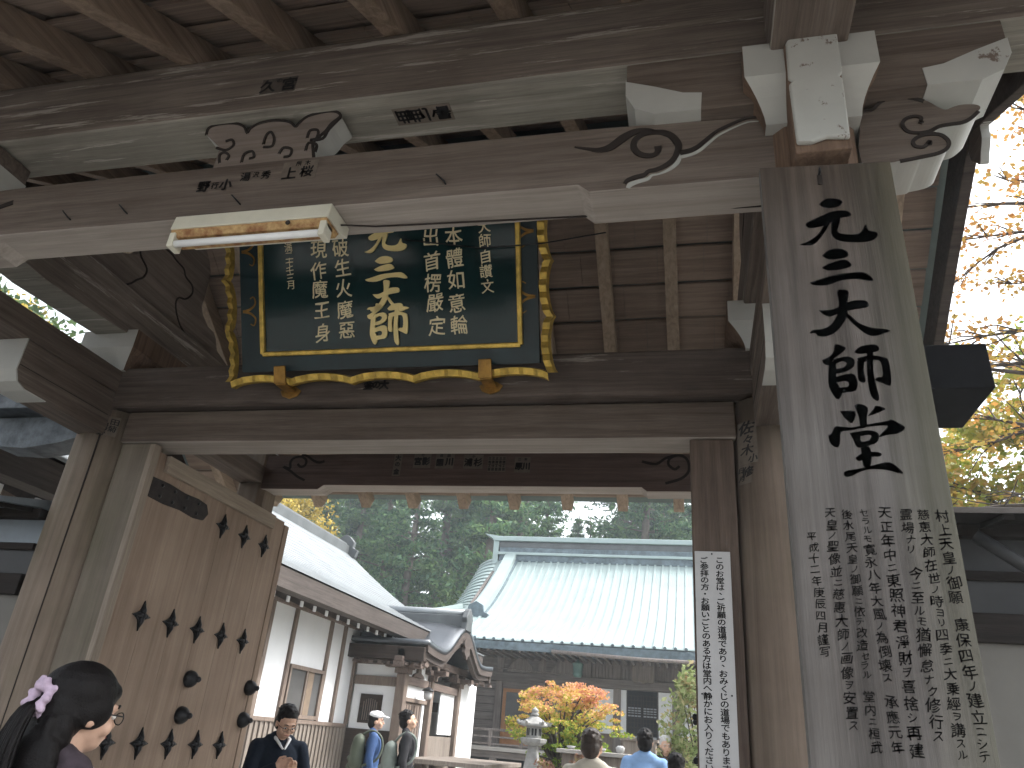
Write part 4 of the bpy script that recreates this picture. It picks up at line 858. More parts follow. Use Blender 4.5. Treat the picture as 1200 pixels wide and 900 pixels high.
for s in (1, -1):
    a, b = rs(0.80, s), rs(1.0, s); e = 0.0
    mb.prism([(a[0], a[1]-0.05), (b[0]-s*0.02, b[1]-0.035), (b[0]-s*0.03, b[1]-0.30), (b[0]-s*0.22, b[1]-0.31), (a[0], a[1]-0.30)], lambda u, v, d: (u, RY0+0.02+d, v), RY1-RY0-0.04)
mb.build('eave_fascia', 'eavewood', sh)
MB().box(RX-0.16, RX+0.16, RY0+0.1, RY1-0.2, RZ-0.12, RZ+0.13).build('ridge', 'ridgegrey', sh, 0.02)
mb = MB(); mb.tube([(RX, RY0, RZ+0.15), (RX, RY1-0.1, RZ+0.15)], 0.075, 12); mb.build('ridge_cap', 'ridgegrey', sh)
mb = MB(); mb.prism([(-0.35, -0.2), (0.35, -0.2), (0.42, 0.0), (0.26, 0.08), (0.28, 0.24), (0.12, 0.4), (0, 0.46), (-0.12, 0.4), (-0.28, 0.24), (-0.26, 0.08), (-0.42, 0.0)], lambda u, v, d: (RX+u, RY1-0.2+d, RZ+v), 0.16); mb.build('ridge_end', 'ridgegrey', sh, 0.02)
MB().box(-13.5, -6.3, HY1-0.05, HY1+0.02, 3.5, 3.9).build('gable_plaster', 'plaster', sh)
mb = MB(); mb.prism([(-13.4, 3.5), (-6.4, 3.5), (RX, 5.85)], lambda u, v, d: (u, HY1-0.2+d, v), 0.1); mb.build('gable_wall', 'plaster', sh)
mb = MB(); mb.prism([(-13.4, 3.5), (-6.4, 3.5), (RX, 5.85)], lambda u, v, d: (u, HY0+0.1+d, v), 0.1); mb.build('gable_wall', 'plaster', sh)
y = RY0+0.25; n = 0
while y < 14.6:
    MB().bar((-6.2, y, 3.27), (-5.62, y, 3.05), 0.055, 0.07).build('rafter', 'eavewood', sh)
    MB().box(-5.625, -5.60, y-0.03, y+0.03, 3.005, 3.085).build('rafter_end', 'plaster', sh); y += 0.42
M['roofporch'] = plain('dark_grey_porch_metal', (0.105, 0.115, 0.128, 1), 0.32, 0.5, var=0.25, vscale=1.5, spec=0.5)
# porch: undulating gable roof running out towards the court
PYC, PX0, PX1 = 16.1, -8.4, -4.72
def kz(dy):            # height of the undulating gable at distance dy from its centre
    a = abs(dy)
    if a < 1.5: return 2.80+0.60*(0.5+0.5*math.cos(math.pi*a/1.5))
    return 2.80+0.06*((a-1.5)/0.95)**2
def kr(dy):            # main porch roof surface, a little fuller than the gable curve
    a = abs(dy); return max(kz(dy)+0.10, 0.0)
mb = MB(); NP = 56
def porch_pt(a, b, off=0.0):
    dy = -2.45+4.9*b; x = PX0+(PX1-PX0)*a
    back = 1-a
    zz = kz(dy)+0.16+0.10*math.exp(-(dy/0.5)**2)*min(1, back*6)
    return (x, PYC+dy, zz+off)
mb.grid(lambda a, b: porch_pt(a, b), 14, NP); mb.build('porch_roof', 'roofporch', sh, solid=0.09)
prof = [(-2.45+4.9*i/NP) for i in range(NP+1)]
for x0, dz0, dz1, dep, mt in ((PX1-0.07, 0.07, -0.05, 0.06, 'porchbarge'), (PX1-0.17, 0.0, -0.15, 0.10, 'porchbarge')):
    top = [(PYC+d, kz(d)+dz0) for d in prof]; bot = [(PYC+d*0.985, kz(d)+dz1-0.08*math.exp(-(d/0.7)**2)) for d in prof]
    MB().prism(top+bot[::-1], lambda u, v, d: (x0+d, u, v), dep).build('undulating_barge_board', mt, sh)
P = [(-0.12, 3.36), (-0.30, 3.26), (-0.36, 3.08), (-0.24, 2.98), (-0.30, 2.84), (-0.14, 2.74), (0, 2.62), (0.14, 2.74), (0.30, 2.84), (0.24, 2.98), (0.36, 3.08), (0.30, 3.26), (0.12, 3.36)]
P = [(u*0.7, 3.38+(v-3.36)*0.62) for u, v in P]
MB().prism(smooth2(P+[P[0]], 3)[:-1], lambda u, v, d: (PX1-0.03+d, PYC+u, v), 0.06).build('hanging_ornament', 'porchbarge', sh, 0.01)
for s in (-1, 1):            # eave boards along the porch sides
    y_ = PYC+s*2.42
    MB().box(PX0, PX1-0.05, y_-0.08, y_+0.08, 2.64, 2.88).build('eave_fascia', 'darkwood', sh, 0.01)
    MB().box(-6.2, PX1-0.15, y_-s*0.35-0.25, y_-s*0.35+0.25, 2.60, 2.66).build('eave_soffit', 'porchwood', sh)
    for i in range(9): MB().box(-6.15+i*0.17, -6.09+i*0.17, y_-s*0.02-0.1, y_-s*0.02+0.1, 2.56, 2.605).build('eave_bracket', 'porchwood', sh)
MB().box(-7.6, PX1-0.1, PYC-0.13, PYC+0.13, 3.56, 3.82).build('porch_ridge', 'ridgegrey', sh, 0.02)
mb = MB(); mb.tube([(-7.6, PYC, 3.90), (PX1-0.02, PYC, 3.87)], 0.085, 10); mb.build('porch_ridge_cap', 'roofpale', sh)
mb = MB(); mb.prism([(-0.24, 3.50), (0.24, 3.50), (0.2, 3.66), (0.25, 3.76), (0.12, 3.92), (0.0, 3.98), (-0.12, 3.92), (-0.25, 3.76), (-0.2, 3.66)], lambda u, v, d: (PX1-0.1+d, PYC+u, v), 0.12); mb.build('porch_ridge_end', 'ridgegrey', sh, 0.015)
# porch walls and front
FX = -5.22
MB().box(-6.2, FX-0.06, 13.98, 14.06, 1.45, 2.78).build('porch_side_wall', 'plaster', sh)
MB().box(-6.22, FX-0.05, 13.95, 14.08, 0.3, 1.45).build('porch_siding', 'darkwood', sh)
MB().box(-6.2, FX-0.06, 13.94, 14.0, 2.20, 2.36).build('porch_rail', 'postwood', sh, 0.004)
MB().box(-6.2, PX1-0.1, 13.9, 14.04, 2.56, 2.72).build('porch_beam', 'porchwood', sh, 0.008)
P = [(-6.03, 1.55), (-5.60, 1.55), (-5.60, 2.04), (-6.03, 2.04)]
MB().prism(P, face(13.95), 0.04).build('bell_window_frame', 'darkwood', sh, 0.004)
bell = [(-5.985, 1.60), (-5.645, 1.60), (-5.665, 1.80), (-5.70, 1.90), (-5.76, 1.96), (-5.815, 1.99), (-5.87, 1.96), (-5.93, 1.90), (-5.965, 1.80)]
bw_ = MB().prism(smooth2(bell+[bell[0]], 2)[:-1], face(13.945), 0.006).build('bell_window', 'dark', sh)
mb = MB()
for i in range(7): x = -5.94+i*0.042; mb.box(x-0.007, x+0.007, 13.935, 13.945, 1.60, 1.90+0.07*math.sin(math.pi*(i+.5)/7))
mb.build('window_bar', 'postwood', bw_)
for y in (13.86, 15.42, 17.35):
    MB().box(FX-0.09, FX+0.09, y-0.09, y+0.09, 0.3, 2.42).build('porch_pillar', 'postwood', sh, 0.015)
    capo = MB()
    capo.box(FX-0.13, FX+0.13, y-0.13, y+0.13, 2.42, 2.52); capo.box(FX-0.1, FX+0.1, y-0.34, y+0.34, 2.52, 2.62); capo.box(FX-0.34, FX+0.36, y-0.1, y+0.1, 2.525, 2.615)
    for q in (-0.27, 0.27): capo.box(FX-0.08, FX+0.08, y+q-0.08, y+q+0.08, 2.62, 2.70)
    capo.build('porch_bracket', 'porchwood', sh, 0.008)
MB().box(FX-0.07, FX+0.07, 13.6, 18.5, 2.70, 2.84).build('porch_front_beam', 'porchwood', sh, 0.006)
MB().box(FX-0.06, FX+0.06, 13.95, 17.26, 2.26, 2.40).build('porch_tie_beam', 'porchwood', sh, 0.006)
MB().box(FX-0.02, FX+0.0, 13.95, 15.33, 2.40, 2.70).build('transom_plaster', 'plaster', sh)
P = [(14.30, 2.41), (14.36, 2.46), (14.52, 2.50), (14.57, 2.68), (14.67, 2.68), (14.72, 2.50), (14.88, 2.46), (14.94, 2.41)]
MB().prism(P, lambda u, v, d: (FX+0.005+d, u, v), 0.05).build('porch_strut', 'porchwood', sh, 0.006)
MB().box(FX-0.03, FX-0.01, 13.95, 15.33, 2.04, 2.26).build('transom_plaster', 'plaster', sh)
MB().box(FX-0.05, FX+0.03, 13.95, 15.33, 1.97, 2.04).build('door_lintel', 'postwood', sh, 0.004)
for a, b in ((14.02, 14.14), (15.14, 15.26)): MB().box(FX-0.03, FX+0.0, a, b, 0.95, 1.97).build('door_side_panel', 'plaster', sh)
dr = MB().box(FX-0.05, FX-0.01, 14.18, 15.10, 0.9, 1.96).build('entrance_door', 'postwood', sh, 0.006)
mb = MB()
for i in range(6): mb.box(FX-0.012, FX+0.0, 14.25+i*0.15, 14.28+i*0.15, 0.95, 1.92)
for z in (1.2, 1.55): mb.box(FX-0.012, FX-0.002, 14.2, 15.08, z, z+0.03)
mb.build('door_batten', 'porchwood', dr)
MB().box(FX-0.9, FX-0.8, 15.5, 16.3, 0.9, 2.26).build('recess', 'dark', sh)
MB().box(FX-0.03, FX+0.0, 16.25, 17.25, 1.46, 2.26).build('front_plaster', 'plaster', sh)
MB().box(FX-0.03, FX+0.01, 15.5, 17.25, 0.75, 1.42).build('front_siding', 'siding', sh)
MB().box(-6.2, FX-0.05, 17.4, 19.2, 0.75, 2.7).build('rear_annex', 'plaster', sh)
MB().box(-6.2, FX-0.03, 17.38, 17.4, 1.9, 2.1).build('annex_beam', 'postwood', sh)
mb = MB(); mb.box(-5.1, -3.55, 13.9, 17.0, 0.98, 1.06); mb.box(-4.2, -3.45, 14.2, 16.6, 0.55, 0.62); mb.build('porch_deck', 'siding', sh, 0.01)
mb = MB()
for x in (-5.0, -3.65):
    for y in (14.0, 15.5, 16.9): mb.box(x-0.05, x+0.05, y-0.05, y+0.05, 0, 0.98)
mb.build('deck_post', 'postwood', sh)
# little lamp in the porch
pl_ = thing('porch_lamp', 'small metal lantern hanging under the entrance porch of the side hall', 'lamp', (-5.0, 14.75, 2.05))
mb = MB(); mb.tube([(-5.0, 14.75, 2.55), (-5.0, 14.75, 2.27)], 0.008, 6); mb.build('rod', 'iron', pl_)
mb = MB(); mb.lathe([(0.03, 0.22), (0.12, 0.16), (0.125, 0.15)], (-5.0, 14.75, 2.05), 12); mb.build('lamp_shade', 'iron', pl_)
mb = MB(); mb.lathe([(0.07, 0.0), (0.085, 0.05), (0.085, 0.15)], (-5.0, 14.75, 2.05), 12); mb.build('lamp_glass', 'noticewhite', pl_)

# ------------------------------------------------------------------ main hall at the back of the court
M['copper'] = plain('pale_verdigris_copper', (0.36, 0.44, 0.435, 1), 0.40, 0.3, var=0.16, vscale=0.9, spec=0.5)
M['copperedge'] = plain('blue_weathered_copper', (0.16, 0.21, 0.24, 1), 0.5, 0.2, var=0.5, vscale=5)
M['hallwood'] = wood('grey_hall_planks', (0.12, 0.105, 0.098), (0.29, 0.26, 0.245), 'X', stain=0.5)
M['hallpost'] = wood('grey_hall_posts', (0.15, 0.13, 0.12), (0.33, 0.29, 0.27), 'Z', stain=0.5)
M['deckpale'] = wood('bleached_veranda_boards', (0.30, 0.28, 0.26), (0.55, 0.53, 0.50), 'X', stain=0.3)
M['orangewood'] = plain('varnished_orange_wood', (0.42, 0.20, 0.085, 1), 0.5, var=0.3, vscale=4)
mh = thing('main_hall', 'large temple hall with ribbed pale copper roof and railed veranda across the court', 'hall', (-1.4, 26, 0))
HC = -1.4; hx0, hx1 = -7.0, 4.2; WY = 24.0
mb = MB(); mb.box(hx0, hx1, WY, 34, 1.2, 4.25)
wallo = mb.build('plank_wall', 'hallwood', mh)
mb = MB(); z = 1.3
while z < 3.4: mb.box(hx0, -5.85, WY-0.02, WY, z, z+0.012); z += 0.22
mb.build('plank_joint', 'groove', wallo); mb = MB(); z = 1.3
while z < 3.4: mb.box(-4.6, -3.2, WY-0.02, WY, z, z+0.012); z += 0.22
mb.build('plank_joint', 'groove', wallo)
for x in (-6.95, -5.86, -4.55, -3.15, -2.25, -0.55, 0.35, 1.75, 3.05, 4.15):
    MB().box(x-0.11, x+0.11, WY-0.09, WY+0.05, 1.2, 4.2).build('wall_pillar', 'hallpost', mh, 0.01)
MB().box(hx0-0.2, hx1+0.2, WY-0.13, WY-0.0, 3.08, 3.34).build('head_beam', 'hallwood', mh, 0.01)
MB().box(hx0-0.3, hx1+0.3, WY-0.16, WY-0.02, 3.92, 4.16).build('upper_beam', 'hallwood', mh, 0.01)
mb = MB(); x = -3.0
while x < 0.3: mb.box(x, x+0.085, WY-0.06, WY-0.01, 3.35, 3.92); x += 0.1
mb.build('carved_transom', 'hallpost', mh)
for x in (-5.2, -3.85): 
    P = [(x-0.45, 3.36), (x-0.3, 3.6), (x-0.1, 3.8), (x, 3.9), (x+0.1, 3.8), (x+0.3, 3.6), (x+0.45, 3.36)]; MB().prism(P, face(WY-0.11), 0.08).build('carved_strut', 'hallpost', mh, 0.006)
win = MB().box(-5.72, -4.68, WY-0.05, WY-0.0, 2.78, 2.88).box(-5.72, -5.62, WY-0.05, WY, 1.3, 2.78).box(-4.78, -4.68, WY-0.05, WY, 1.3, 2.78).box(-5.62, -4.78, WY-0.05, WY, 1.88, 1.96).build('window', 'orangewood', mh, 0.005)
MB().box(-5.62, -4.78, WY-0.02, WY-0.003, 1.96, 2.78).build('pane', 'glass', win)
MB().box(-5.62, -4.78, WY-0.03, WY-0.003, 1.3, 1.88).build('lower_panel', 'orangewood', win)
# central doorway: dark opening with lattice screens, sliding panels either side
dw = MB().box(-1.96, -1.08, WY-0.03, WY-0.005, 1.25, 3.06).build('doorway', 'dark', mh)
mb = MB()
for x0_, x1_ in ((-1.94, -1.55), (-1.49, -1.10)):
    for i in range(5): mb.box(x0_+i*(x1_-x0_)/4-0.008, x0_+i*(x1_-x0_)/4+0.008, WY-0.05, WY-0.032, 1.9, 2.95)
    for k_ in range(9): mb.box(x0_, x1_, WY-0.05, WY-0.034, 1.95+k_*0.12, 1.963+k_*0.12)
mb.build('lattice', 'darkwood', dw)
M['screenpaper'] = plain('grey_screen_paper', (0.32, 0.34, 0.36, 1), 0.9)
for x0_ in (-1.93, -1.48):
    mb = MB()
    for r_ in range(5): mb.box(x0_, x0_+0.37, WY-0.032, WY-0.031, 2.36+r_*0.07 if r_ < 4 else 1.7, 2.40+r_*0.07 if r_ < 4 else 1.85)
    mb.build('paper_screen', 'screenpaper', dw)
for x0_, x1_ in ((-2.95, -2.36), (-2.2, -1.98), (-1.05, -0.66), (-0.45, 0.25)):
    s_ = MB().box(x0_, x1_, WY-0.05, WY-0.0, 1.85, 3.06).build('sliding_panel', 'plaster', mh, 0.004)
    MB().box(x0_, x1_, WY-0.052, WY-0.0, 1.25, 1.83).build('panel_base', 'postwood', s_)
# roof
RYr, RZr, EY, EZr = 29.0, 8.0, 21.9, 4.02
def hz(v): return RZr+(EZr-RZr)*(v+0.13*math.sin(math.pi*v))
def hy(v): return RYr+(EY-RYr)*v
def hxl(v, s):      # half-width of the slope: gable above, hip skirt below
    g = 6.1; t = max(0.0, (v-0.58)/0.42); return g+(8.6-g)*t
def sori(a, v): return 0.35*(abs(a)**5)*v*v
def hp(a, v, front=1, off=0.0):       # a in -1..1
    x = HC+a*hxl(v, 0); y = hy(v) if front > 0 else 2*RYr-hy(v); return (x, y, hz(v)+sori(a, v)+off)
for fr in (1, -1):
    mb = MB(); mb.grid(lambda a, b: hp(2*a-1, b, fr), 40, 18); x = -8.5
    while x <= 8.5:
        v0 = 0.0 if abs(x) <= 6.1 else 0.58+0.42*(abs(x)-6.1)/2.5; n = 9; prev = None
        for i in range(n+1):
            v = v0+(1-v0)*i/n; a = x/hxl(v, 0); p = hp(a, v, fr, 0.0); w_ = 0.026; h_ = 0.05
            ring = [(p[0]-w_, p[1], p[2]), (p[0]-w_, p[1], p[2]+h_), (p[0]+w_, p[1], p[2]+h_), (p[0]+w_, p[1], p[2])]
            if prev: mb.add(prev+ring, [(0, 1, 5, 4), (1, 2, 6, 5), (2, 3, 7, 6)])
            prev = ring
        x += 0.285
    mb.build('roof', 'copper', mh, fixn=False, solid=0.02)
for s in (1, -1):   # hip skirts and gable verges
    mb = MB()
    def skirt(a, b):
        v = 0.58+0.42*b; yy0, yy1 = hy(v), 2*RYr-hy(v); x = HC+s*hxl(v, 0); y = yy0+(yy1-yy0)*a
        return (x, y, hz(v)+0.35*(abs(2*a-1)**5)*((v)**2))
    mb.grid(skirt, 30, 10); mb.build('hip_roof', 'copper', mh, solid=0.08)
    mb = MB()
    def verge(a, b):    # rounded verge dropping outwards beyond the descending ridge
        v = 0.66*b; x = HC+s*(6.1+0.75*a); return (x, hy(v), hz(v)-0.28*a*a)
    mb.grid(verge, 5, 14); mb.build('verge_roof', 'copper', mh, solid=0.06)
    mb = MB()
    for i in range(18):
        v = 0.03+0.62*i/18; pts = [(HC+s*(6.1+0.75*q/4), hy(v), hz(v)-0.28*(q/4)**2+0.03) for q in range(5)]; mb.tube(pts, 0.03, 5)
    mb.build('verge_rib', 'copper', mh)
    mb = MB(); mb.prism([(RYr-4.6, hz(0.66)), (RYr+4.6, hz(0.66)), (RYr, RZr-0.1)], lambda u, v, d: (HC+s*(6.1)-s*d, u, v), 0.1); mb.build('gable_wall', 'hallwood', mh)
    # descending ridge with dark end tile, and hip ridge to the corner
    for fr in (1, -1):
        pts = []
        for i in range(11):
            v = 0.02+0.62*i/10; p = hp(0, v, fr, 0.16); pts.append((HC+s*5.55, p[1], p[2]))
        mb = MB()
        for i in range(10): mb.bar(pts[i], pts[i+1], 0.42, 0.36, (0, 0, 1))
        mb.build('descending_ridge', 'copper', mh)
        mb = MB()
        for i in range(10): mb.bar(Vector(pts[i])-Vector((0, 0, .12)), Vector(pts[i+1])-Vector((0, 0, .12)), 0.54, 0.16, (0, 0, 1))
        mb.build('ridge_base', 'copperedge', mh)
        e = pts[-1]; mb = MB(); mb.prism([(-0.42, -0.22), (0.42, -0.22), (0.46, -0.05), (0.3, 0.02), (0.24, 0.24), (0.0, 0.36), (-0.24, 0.24), (-0.3, 0.02), (-0.46, -0.05)], lambda u, v, d: (e[0]+u, e[1]-fr*(0.02+d), e[2]+v), 0.14); mb.build('ridge_end_tile', 'copperedge', mh, 0.02)
        pts = []
        for i in range(9):
            v = 0.60+0.39*i/8; p = hp(s*0.995, v, fr, 0.10); pts.append(p)
        mb = MB()
        for i in range(8): mb.bar(pts[i], pts[i+1], 0.24, 0.24, (0, 0, 1))
        mb.build('hip_ridge', 'copper', mh)
MB().box(HC-6.05, HC+6.05, RYr-0.3, RYr+0.3, RZr-0.2, RZr+0.35).build('ridge', 'copperedge', mh, 0.02)
MB().box(HC-6.2, HC+6.2, RYr-0.24, RYr+0.24, RZr+0.35, RZr+0.60).build('ridge', 'ridgegrey', mh, 0.02)
MB().box(HC-6.3, HC+6.3, RYr-0.34, RYr+0.34, RZr+0.60, RZr+0.80).build('ridge_cap', 'copper', mh, 0.03)
MB().box(HC-6.1, HC+6.1, RYr-0.36, RYr+0.36, RZr+0.05, RZr+0.16).build('ridge_band', 'copper', mh, 0.02)
for s in (1, -1):
    P = [(0, -0.7), (0.22, -0.65), (0.22, 0.6), (0.3, 0.72), (0.62, 0.9), (0.3, 0.86), (0, 0.80)]; MB().prism([(HC+s*(6.1+u), RZr+v) for u, v in P], face(RYr-0.28), 0.56).build('ridge_finial', 'copper', mh, 0.01)
# eave edge, soffit and rafters' shade
mb = MB(); n = 40
for i in range(n):
    a0, a1 = 2*i/n-1, 2*(i+1)/n-1; p, q = hp(a0, 1.0), hp(a1, 1.0)
    vs = [(p[0], EY-0.02, p[2]-0.02), (q[0], EY-0.02, q[2]-0.02), (q[0], EY-0.02, q[2]-0.24), (p[0], EY-0.02, p[2]-0.24)]
    vs += [(x_, WY+0.1, z_+0.10) for x_, y_, z_ in vs[2:][::-1]]
    mb.add(vs, [(0, 1, 2, 3), (3, 2, 5, 4)], 0)
EV = mb
mb = MB(); x = -8.3
while x < 8.3: mb.box(HC+x, HC+x+0.07, EY+0.1, WY, 3.74, 3.82); x += 0.24
mb.build('eave_rafters', 'hallwood', mh)
x = -8.5
while x <= 8.5: p = hp(x/8.6, 1.0); EV.tube([(p[0], EY-0.05, p[2]+0.03), (p[0], EY+0.05, p[2]+0.05)], 0.045, 8); x += 0.285
EV.build('eave_edge', ['copperedge'], mh, fixn=False)
mb = MB(); mb.tube([(-3.9, EY-0.1, 3.80), (-1.4, EY-0.12, 3.72), (7, EY-0.1, 3.74)], 0.05, 8); mb.build('gutter', 'hallpost', mh)
# veranda with railing
MB().box(-8.4, 5.6, 22.25, 24.0, 1.16, 1.26).build('veranda_floor', 'deckpale', mh, 0.01)
MB().box(-8.4, 5.6, 22.35, 22.45, 0.98, 1.155).build('veranda_beam', 'hallwood', mh, 0.008)
x = -8.2
while x < 5.6: MB().box(x-0.09, x+0.09, 22.32, 22.5, 0, 0.98).build('veranda_post', 'hallpost', mh, 0.01); x += 1.35
for z, h_ in ((1.69, 0.07), (1.51, 0.05), (1.33, 0.05)): MB().box(-8.45, -3.0, 22.28, 22.35, z-h_/2, z+h_/2).build('railing_rail', 'hallpost', mh, 0.012)
x = -8.3
while x < -2.9: MB().box(x-0.045, x+0.045, 22.27, 22.36, 1.26, 1.66).build('railing_post', 'hallpost', mh, 0.008); x += 0.9
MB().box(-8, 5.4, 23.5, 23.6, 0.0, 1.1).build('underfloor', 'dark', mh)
mb = MB(); mb.tube([(-6.6, 23.2, 3.42), (-4.9, 23.2, 3.36), (-3.2, 23.2, 3.30)], 0.02, 6); mb.build('curtain_rod', 'hallpost', mh)
# carved name board on the hall, hanging bronze lantern
hb = thing('hall_plaque', 'tall grey carved wooden plaque hanging over the doorway of the main hall', 'plaque', (-1.48, 23.8, 3.2))
P = [(-1.80, 3.30), (-1.80, 4.02), (-1.68, 4.05), (-1.48, 4.06), (-1.28, 4.05), (-1.16, 4.02), (-1.16, 3.30), (-1.26, 3.26), (-1.36, 3.30), (-1.48, 3.25), (-1.60, 3.30), (-1.70, 3.26)]
MB().prism(P, face(23.72), 0.06).build('frame_board', 'siding', hb, 0.01)
MB().box(-1.70, -1.26, 23.705, 23.718, 3.36, 3.98).build('inner_panel', 'hallpost', hb)
bl = thing('hanging_lantern', 'small green bronze lantern hanging under the main hall eaves', 'lantern', (-3.3, 22.9, 3.25))
mb = MB(); mb.lathe([(0.02, 0.5), (0.05, 0.44), (0.17, 0.36), (0.15, 0.33), (0.13, 0.12), (0.15, 0.1), (0.10, 0.0)], (-3.3, 22.9, 3.25), 10); mb.build('body', plain('green_bronze', (0.13, 0.22, 0.2, 1), 0.6, 0.2), bl)
mb = MB(); mb.tube([(-3.3, 22.9, 3.74), (-3.3, 22.9, 3.86)], 0.012, 6); mb.build('chain', 'iron', bl)
# offering box and altar table in front of the hall
ob = thing('offering_box', 'grey wooden offering box standing before the doorway of the main hall', 'box', (-1.2, 18.2, 0))
MB().box(-1.55, -0.85, 17.9, 18.5, 0.95, 1.66).build('body', 'siding', ob, 0.01)
MB().box(-1.6, -0.8, 17.85, 18.55, 1.66, 1.72).build('rim', 'siding', ob, 0.008)
MB().box(-1.62, -0.78, 17.8, 18.6, 0.0, 0.95).build('plinth', 'stone', ob, 0.02)
at = thing('altar_table', 'pale altar table set with small white dishes in front of the veranda', 'table', (-1.6, 13.6, 0))
MB().box(-2.2, -1.05, 13.2, 13.9, 1.36, 1.42).build('table_top', 'deckpale', at, 0.008)
MB().box(-2.12, -1.12, 13.27, 13.83, 1.16, 1.358).build('apron', 'siding', at, 0.006)
for x in (-2.1, -1.2):
    for y in (13.27, 13.77): MB().box(x, x+0.07, y, y+0.07, 0, 1.16).build('leg', 'siding', at)
for i, x in enumerate((-2.0, -1.78, -1.5, -1.2)):
    d_ = thing('dish', ['small white dish at the left end of the altar table', 'grey incense bowl on the altar table', 'shallow white saucer mid way along the altar table', 'round cream pot at the right end of the altar table'][i], 'dish', (x, 13.45, 1.422))
    MB().lathe([(0.03, 0.0), (0.06, 0.02), (0.075, 0.05+0.03*(i == 3)), (0.04, 0.052+0.06*(i == 3))], (x, 13.45, 1.422), 14).build('bowl', 'noticewhite' if i != 1 else 'stone', d_)
# stone lantern
sl = thing('stone_lantern', 'grey granite lantern with a flared cap standing before the orange maple', 'stone lantern', (-2.74, 14.0, 0))
c = (-2.74, 14.0, 0); six = dict(seg=6, sm=False, rot=R(12))
MB().lathe([(0.42, 0), (0.42, 0.18), (0.36, 0.24), (0.36, 0.40), (0.30, 0.46)], c, **six).build('base', 'stone', sl, 0.01)
MB().lathe([(0.24, 0.46), (0.235, 0.9), (0.20, 1.0), (0.115, 1.36), (0.115, 1.42)], c, seg=4, sm=False, rot=R(45)).build('shaft', 'stone', sl, 0.012)
MB().lathe([(0.13, 1.42), (0.22, 1.47), (0.235, 1.53), (0.18, 1.545)], c, **six).build('platform', 'stone', sl, 0.008)
fb = MB().lathe([(0.135, 1.545), (0.135, 1.715)], c, **six).build('fire_box', 'stone', sl, 0.006)
mb = MB()
for k in range(6):
    t = R(12+30+60*k); n_ = Vector((math.cos(t), math.sin(t), 0)); s_ = Vector((-n_.y, n_.x, 0)); o_ = Vector(c)+n_*0.118
    for q in (-0.026, 0.026): mb.bar(o_+s_*q+Vector((0, 0, 1.58)), o_+s_*q+Vector((0, 0, 1.69)), 0.034, 0.004, n_)
mb.build('opening', 'dark', fb)
mb = MB(); mb.lathe([(0.17, 1.715), (0.255, 1.735), (0.25, 1.765), (0.15, 1.83), (0.085, 1.875), (0.06, 1.885)], c, **six)
for k in range(6):
    t = R(12+60*k); d_ = Vector((math.cos(t), math.sin(t), 0)); o_ = Vector(c)
    mb.tube([o_+d_*0.2+Vector((0, 0, 1.775)), o_+d_*0.27+Vector((0, 0, 1.765)), o_+d_*0.295+Vector((0, 0, 1.80)), o_+d_*0.27+Vector((0, 0, 1.82))], [0.035, 0.032, 0.026, 0.012], 8)
mb.build('cap', 'stone', sl, 0.006)
MB().lathe([(0.05, 1.885), (0.075, 1.90), (0.07, 1.93), (0.05, 1.945), (0.066, 1.965), (0.062, 1.99), (0.03, 2.015), (0.004, 2.035)], c, seg=12).build('finial', 'stone', sl)

# ------------------------------------------------------------------ trees and shrubs
import numpy as np
def leaf_arr(rs_, cen, n, spread, size, flat=0.0, asp=0.55, droop=0.0):
    """n four-cornered leaves (pointed) around a clump centre"""
    p = rs_.normal(size=(n, 3)); p /= np.maximum(np.linalg.norm(p, axis=1, keepdims=True), 1e-6); p *= (rs_.random((n, 1))**0.45)
    p = p*np.array(spread)+np.array(cen)
    d = rs_.normal(size=(n, 3)); d[:, 2] = d[:, 2]*(1-flat)-droop; d /= np.linalg.norm(d, axis=1, keepdims=True)
    u = rs_.normal(size=(n, 3)); u[:, 2] *= (1-flat*0.6)
    e = np.cross(d, u); e /= np.maximum(np.linalg.norm(e, axis=1, keepdims=True), 1e-6)
    s = size*(0.6+0.8*rs_.random((n, 1)))
    return np.stack([p-d*s*0.5, p+e*s*asp*0.5-d*s*0.05, p+d*s*0.5, p-e*s*asp*0.5-d*s*0.05], axis=1)
def leaf_mesh(name, arrs, mat):
    a = np.concatenate(arrs); n = len(a); me = bpy.data.meshes.new(name)
    me.vertices.add(n*4); me.vertices.foreach_set('co', a.reshape(-1).astype(np.float32))
    me.loops.add(n*4); me.loops.foreach_set('vertex_index', np.arange(n*4, dtype=np.int32))
    me.polygons.add(n); me.polygons.foreach_set('loop_start', np.arange(n, dtype=np.int32)*4); me.polygons.foreach_set('loop_total', np.full(n, 4, dtype=np.int32))
    me.update(calc_edges=True); me.materials.append(M[mat]); return me
def ob(name, me, parent): o = bpy.data.objects.new(name, me); COL.objects.link(o); o.parent = parent; return o
M['bark'] = plain('grey_brown_bark', (0.10, 0.08, 0.065, 1), 0.95, var=0.5, vscale=8, bumps=0.5)
M['palebark'] = plain('pale_cedar_bark', (0.17, 0.14, 0.12, 1), 0.95, var=0.4, vscale=5, bumps=0.4)
M['cedar'] = leaf('cedar_needles', [(0.03, 0.078, 0.048), (0.07, 0.15, 0.075), (0.12, 0.22, 0.09), (0.18, 0.29, 0.105)], 0.3, 0.5)
M['broad'] = leaf('broad_green_leaves', [(0.03, 0.06, 0.015), (0.06, 0.11, 0.025), (0.10, 0.16, 0.035)], 0.3, 0.7)
M['yellow'] = leaf('yellow_leaves', [(0.20, 0.17, 0.03), (0.40, 0.30, 0.05), (0.50, 0.38, 0.08)], 0.4, 0.8)
M['maple'] = leaf('turning_maple_leaves', [(0.20, 0.30, 0.04), (0.40, 0.40, 0.06), (0.62, 0.46, 0.12), (0.68, 0.40, 0.18), (0.66, 0.33, 0.22)], 0.4, 1.1, zgrad=(1.45, 2.6, 0.32))
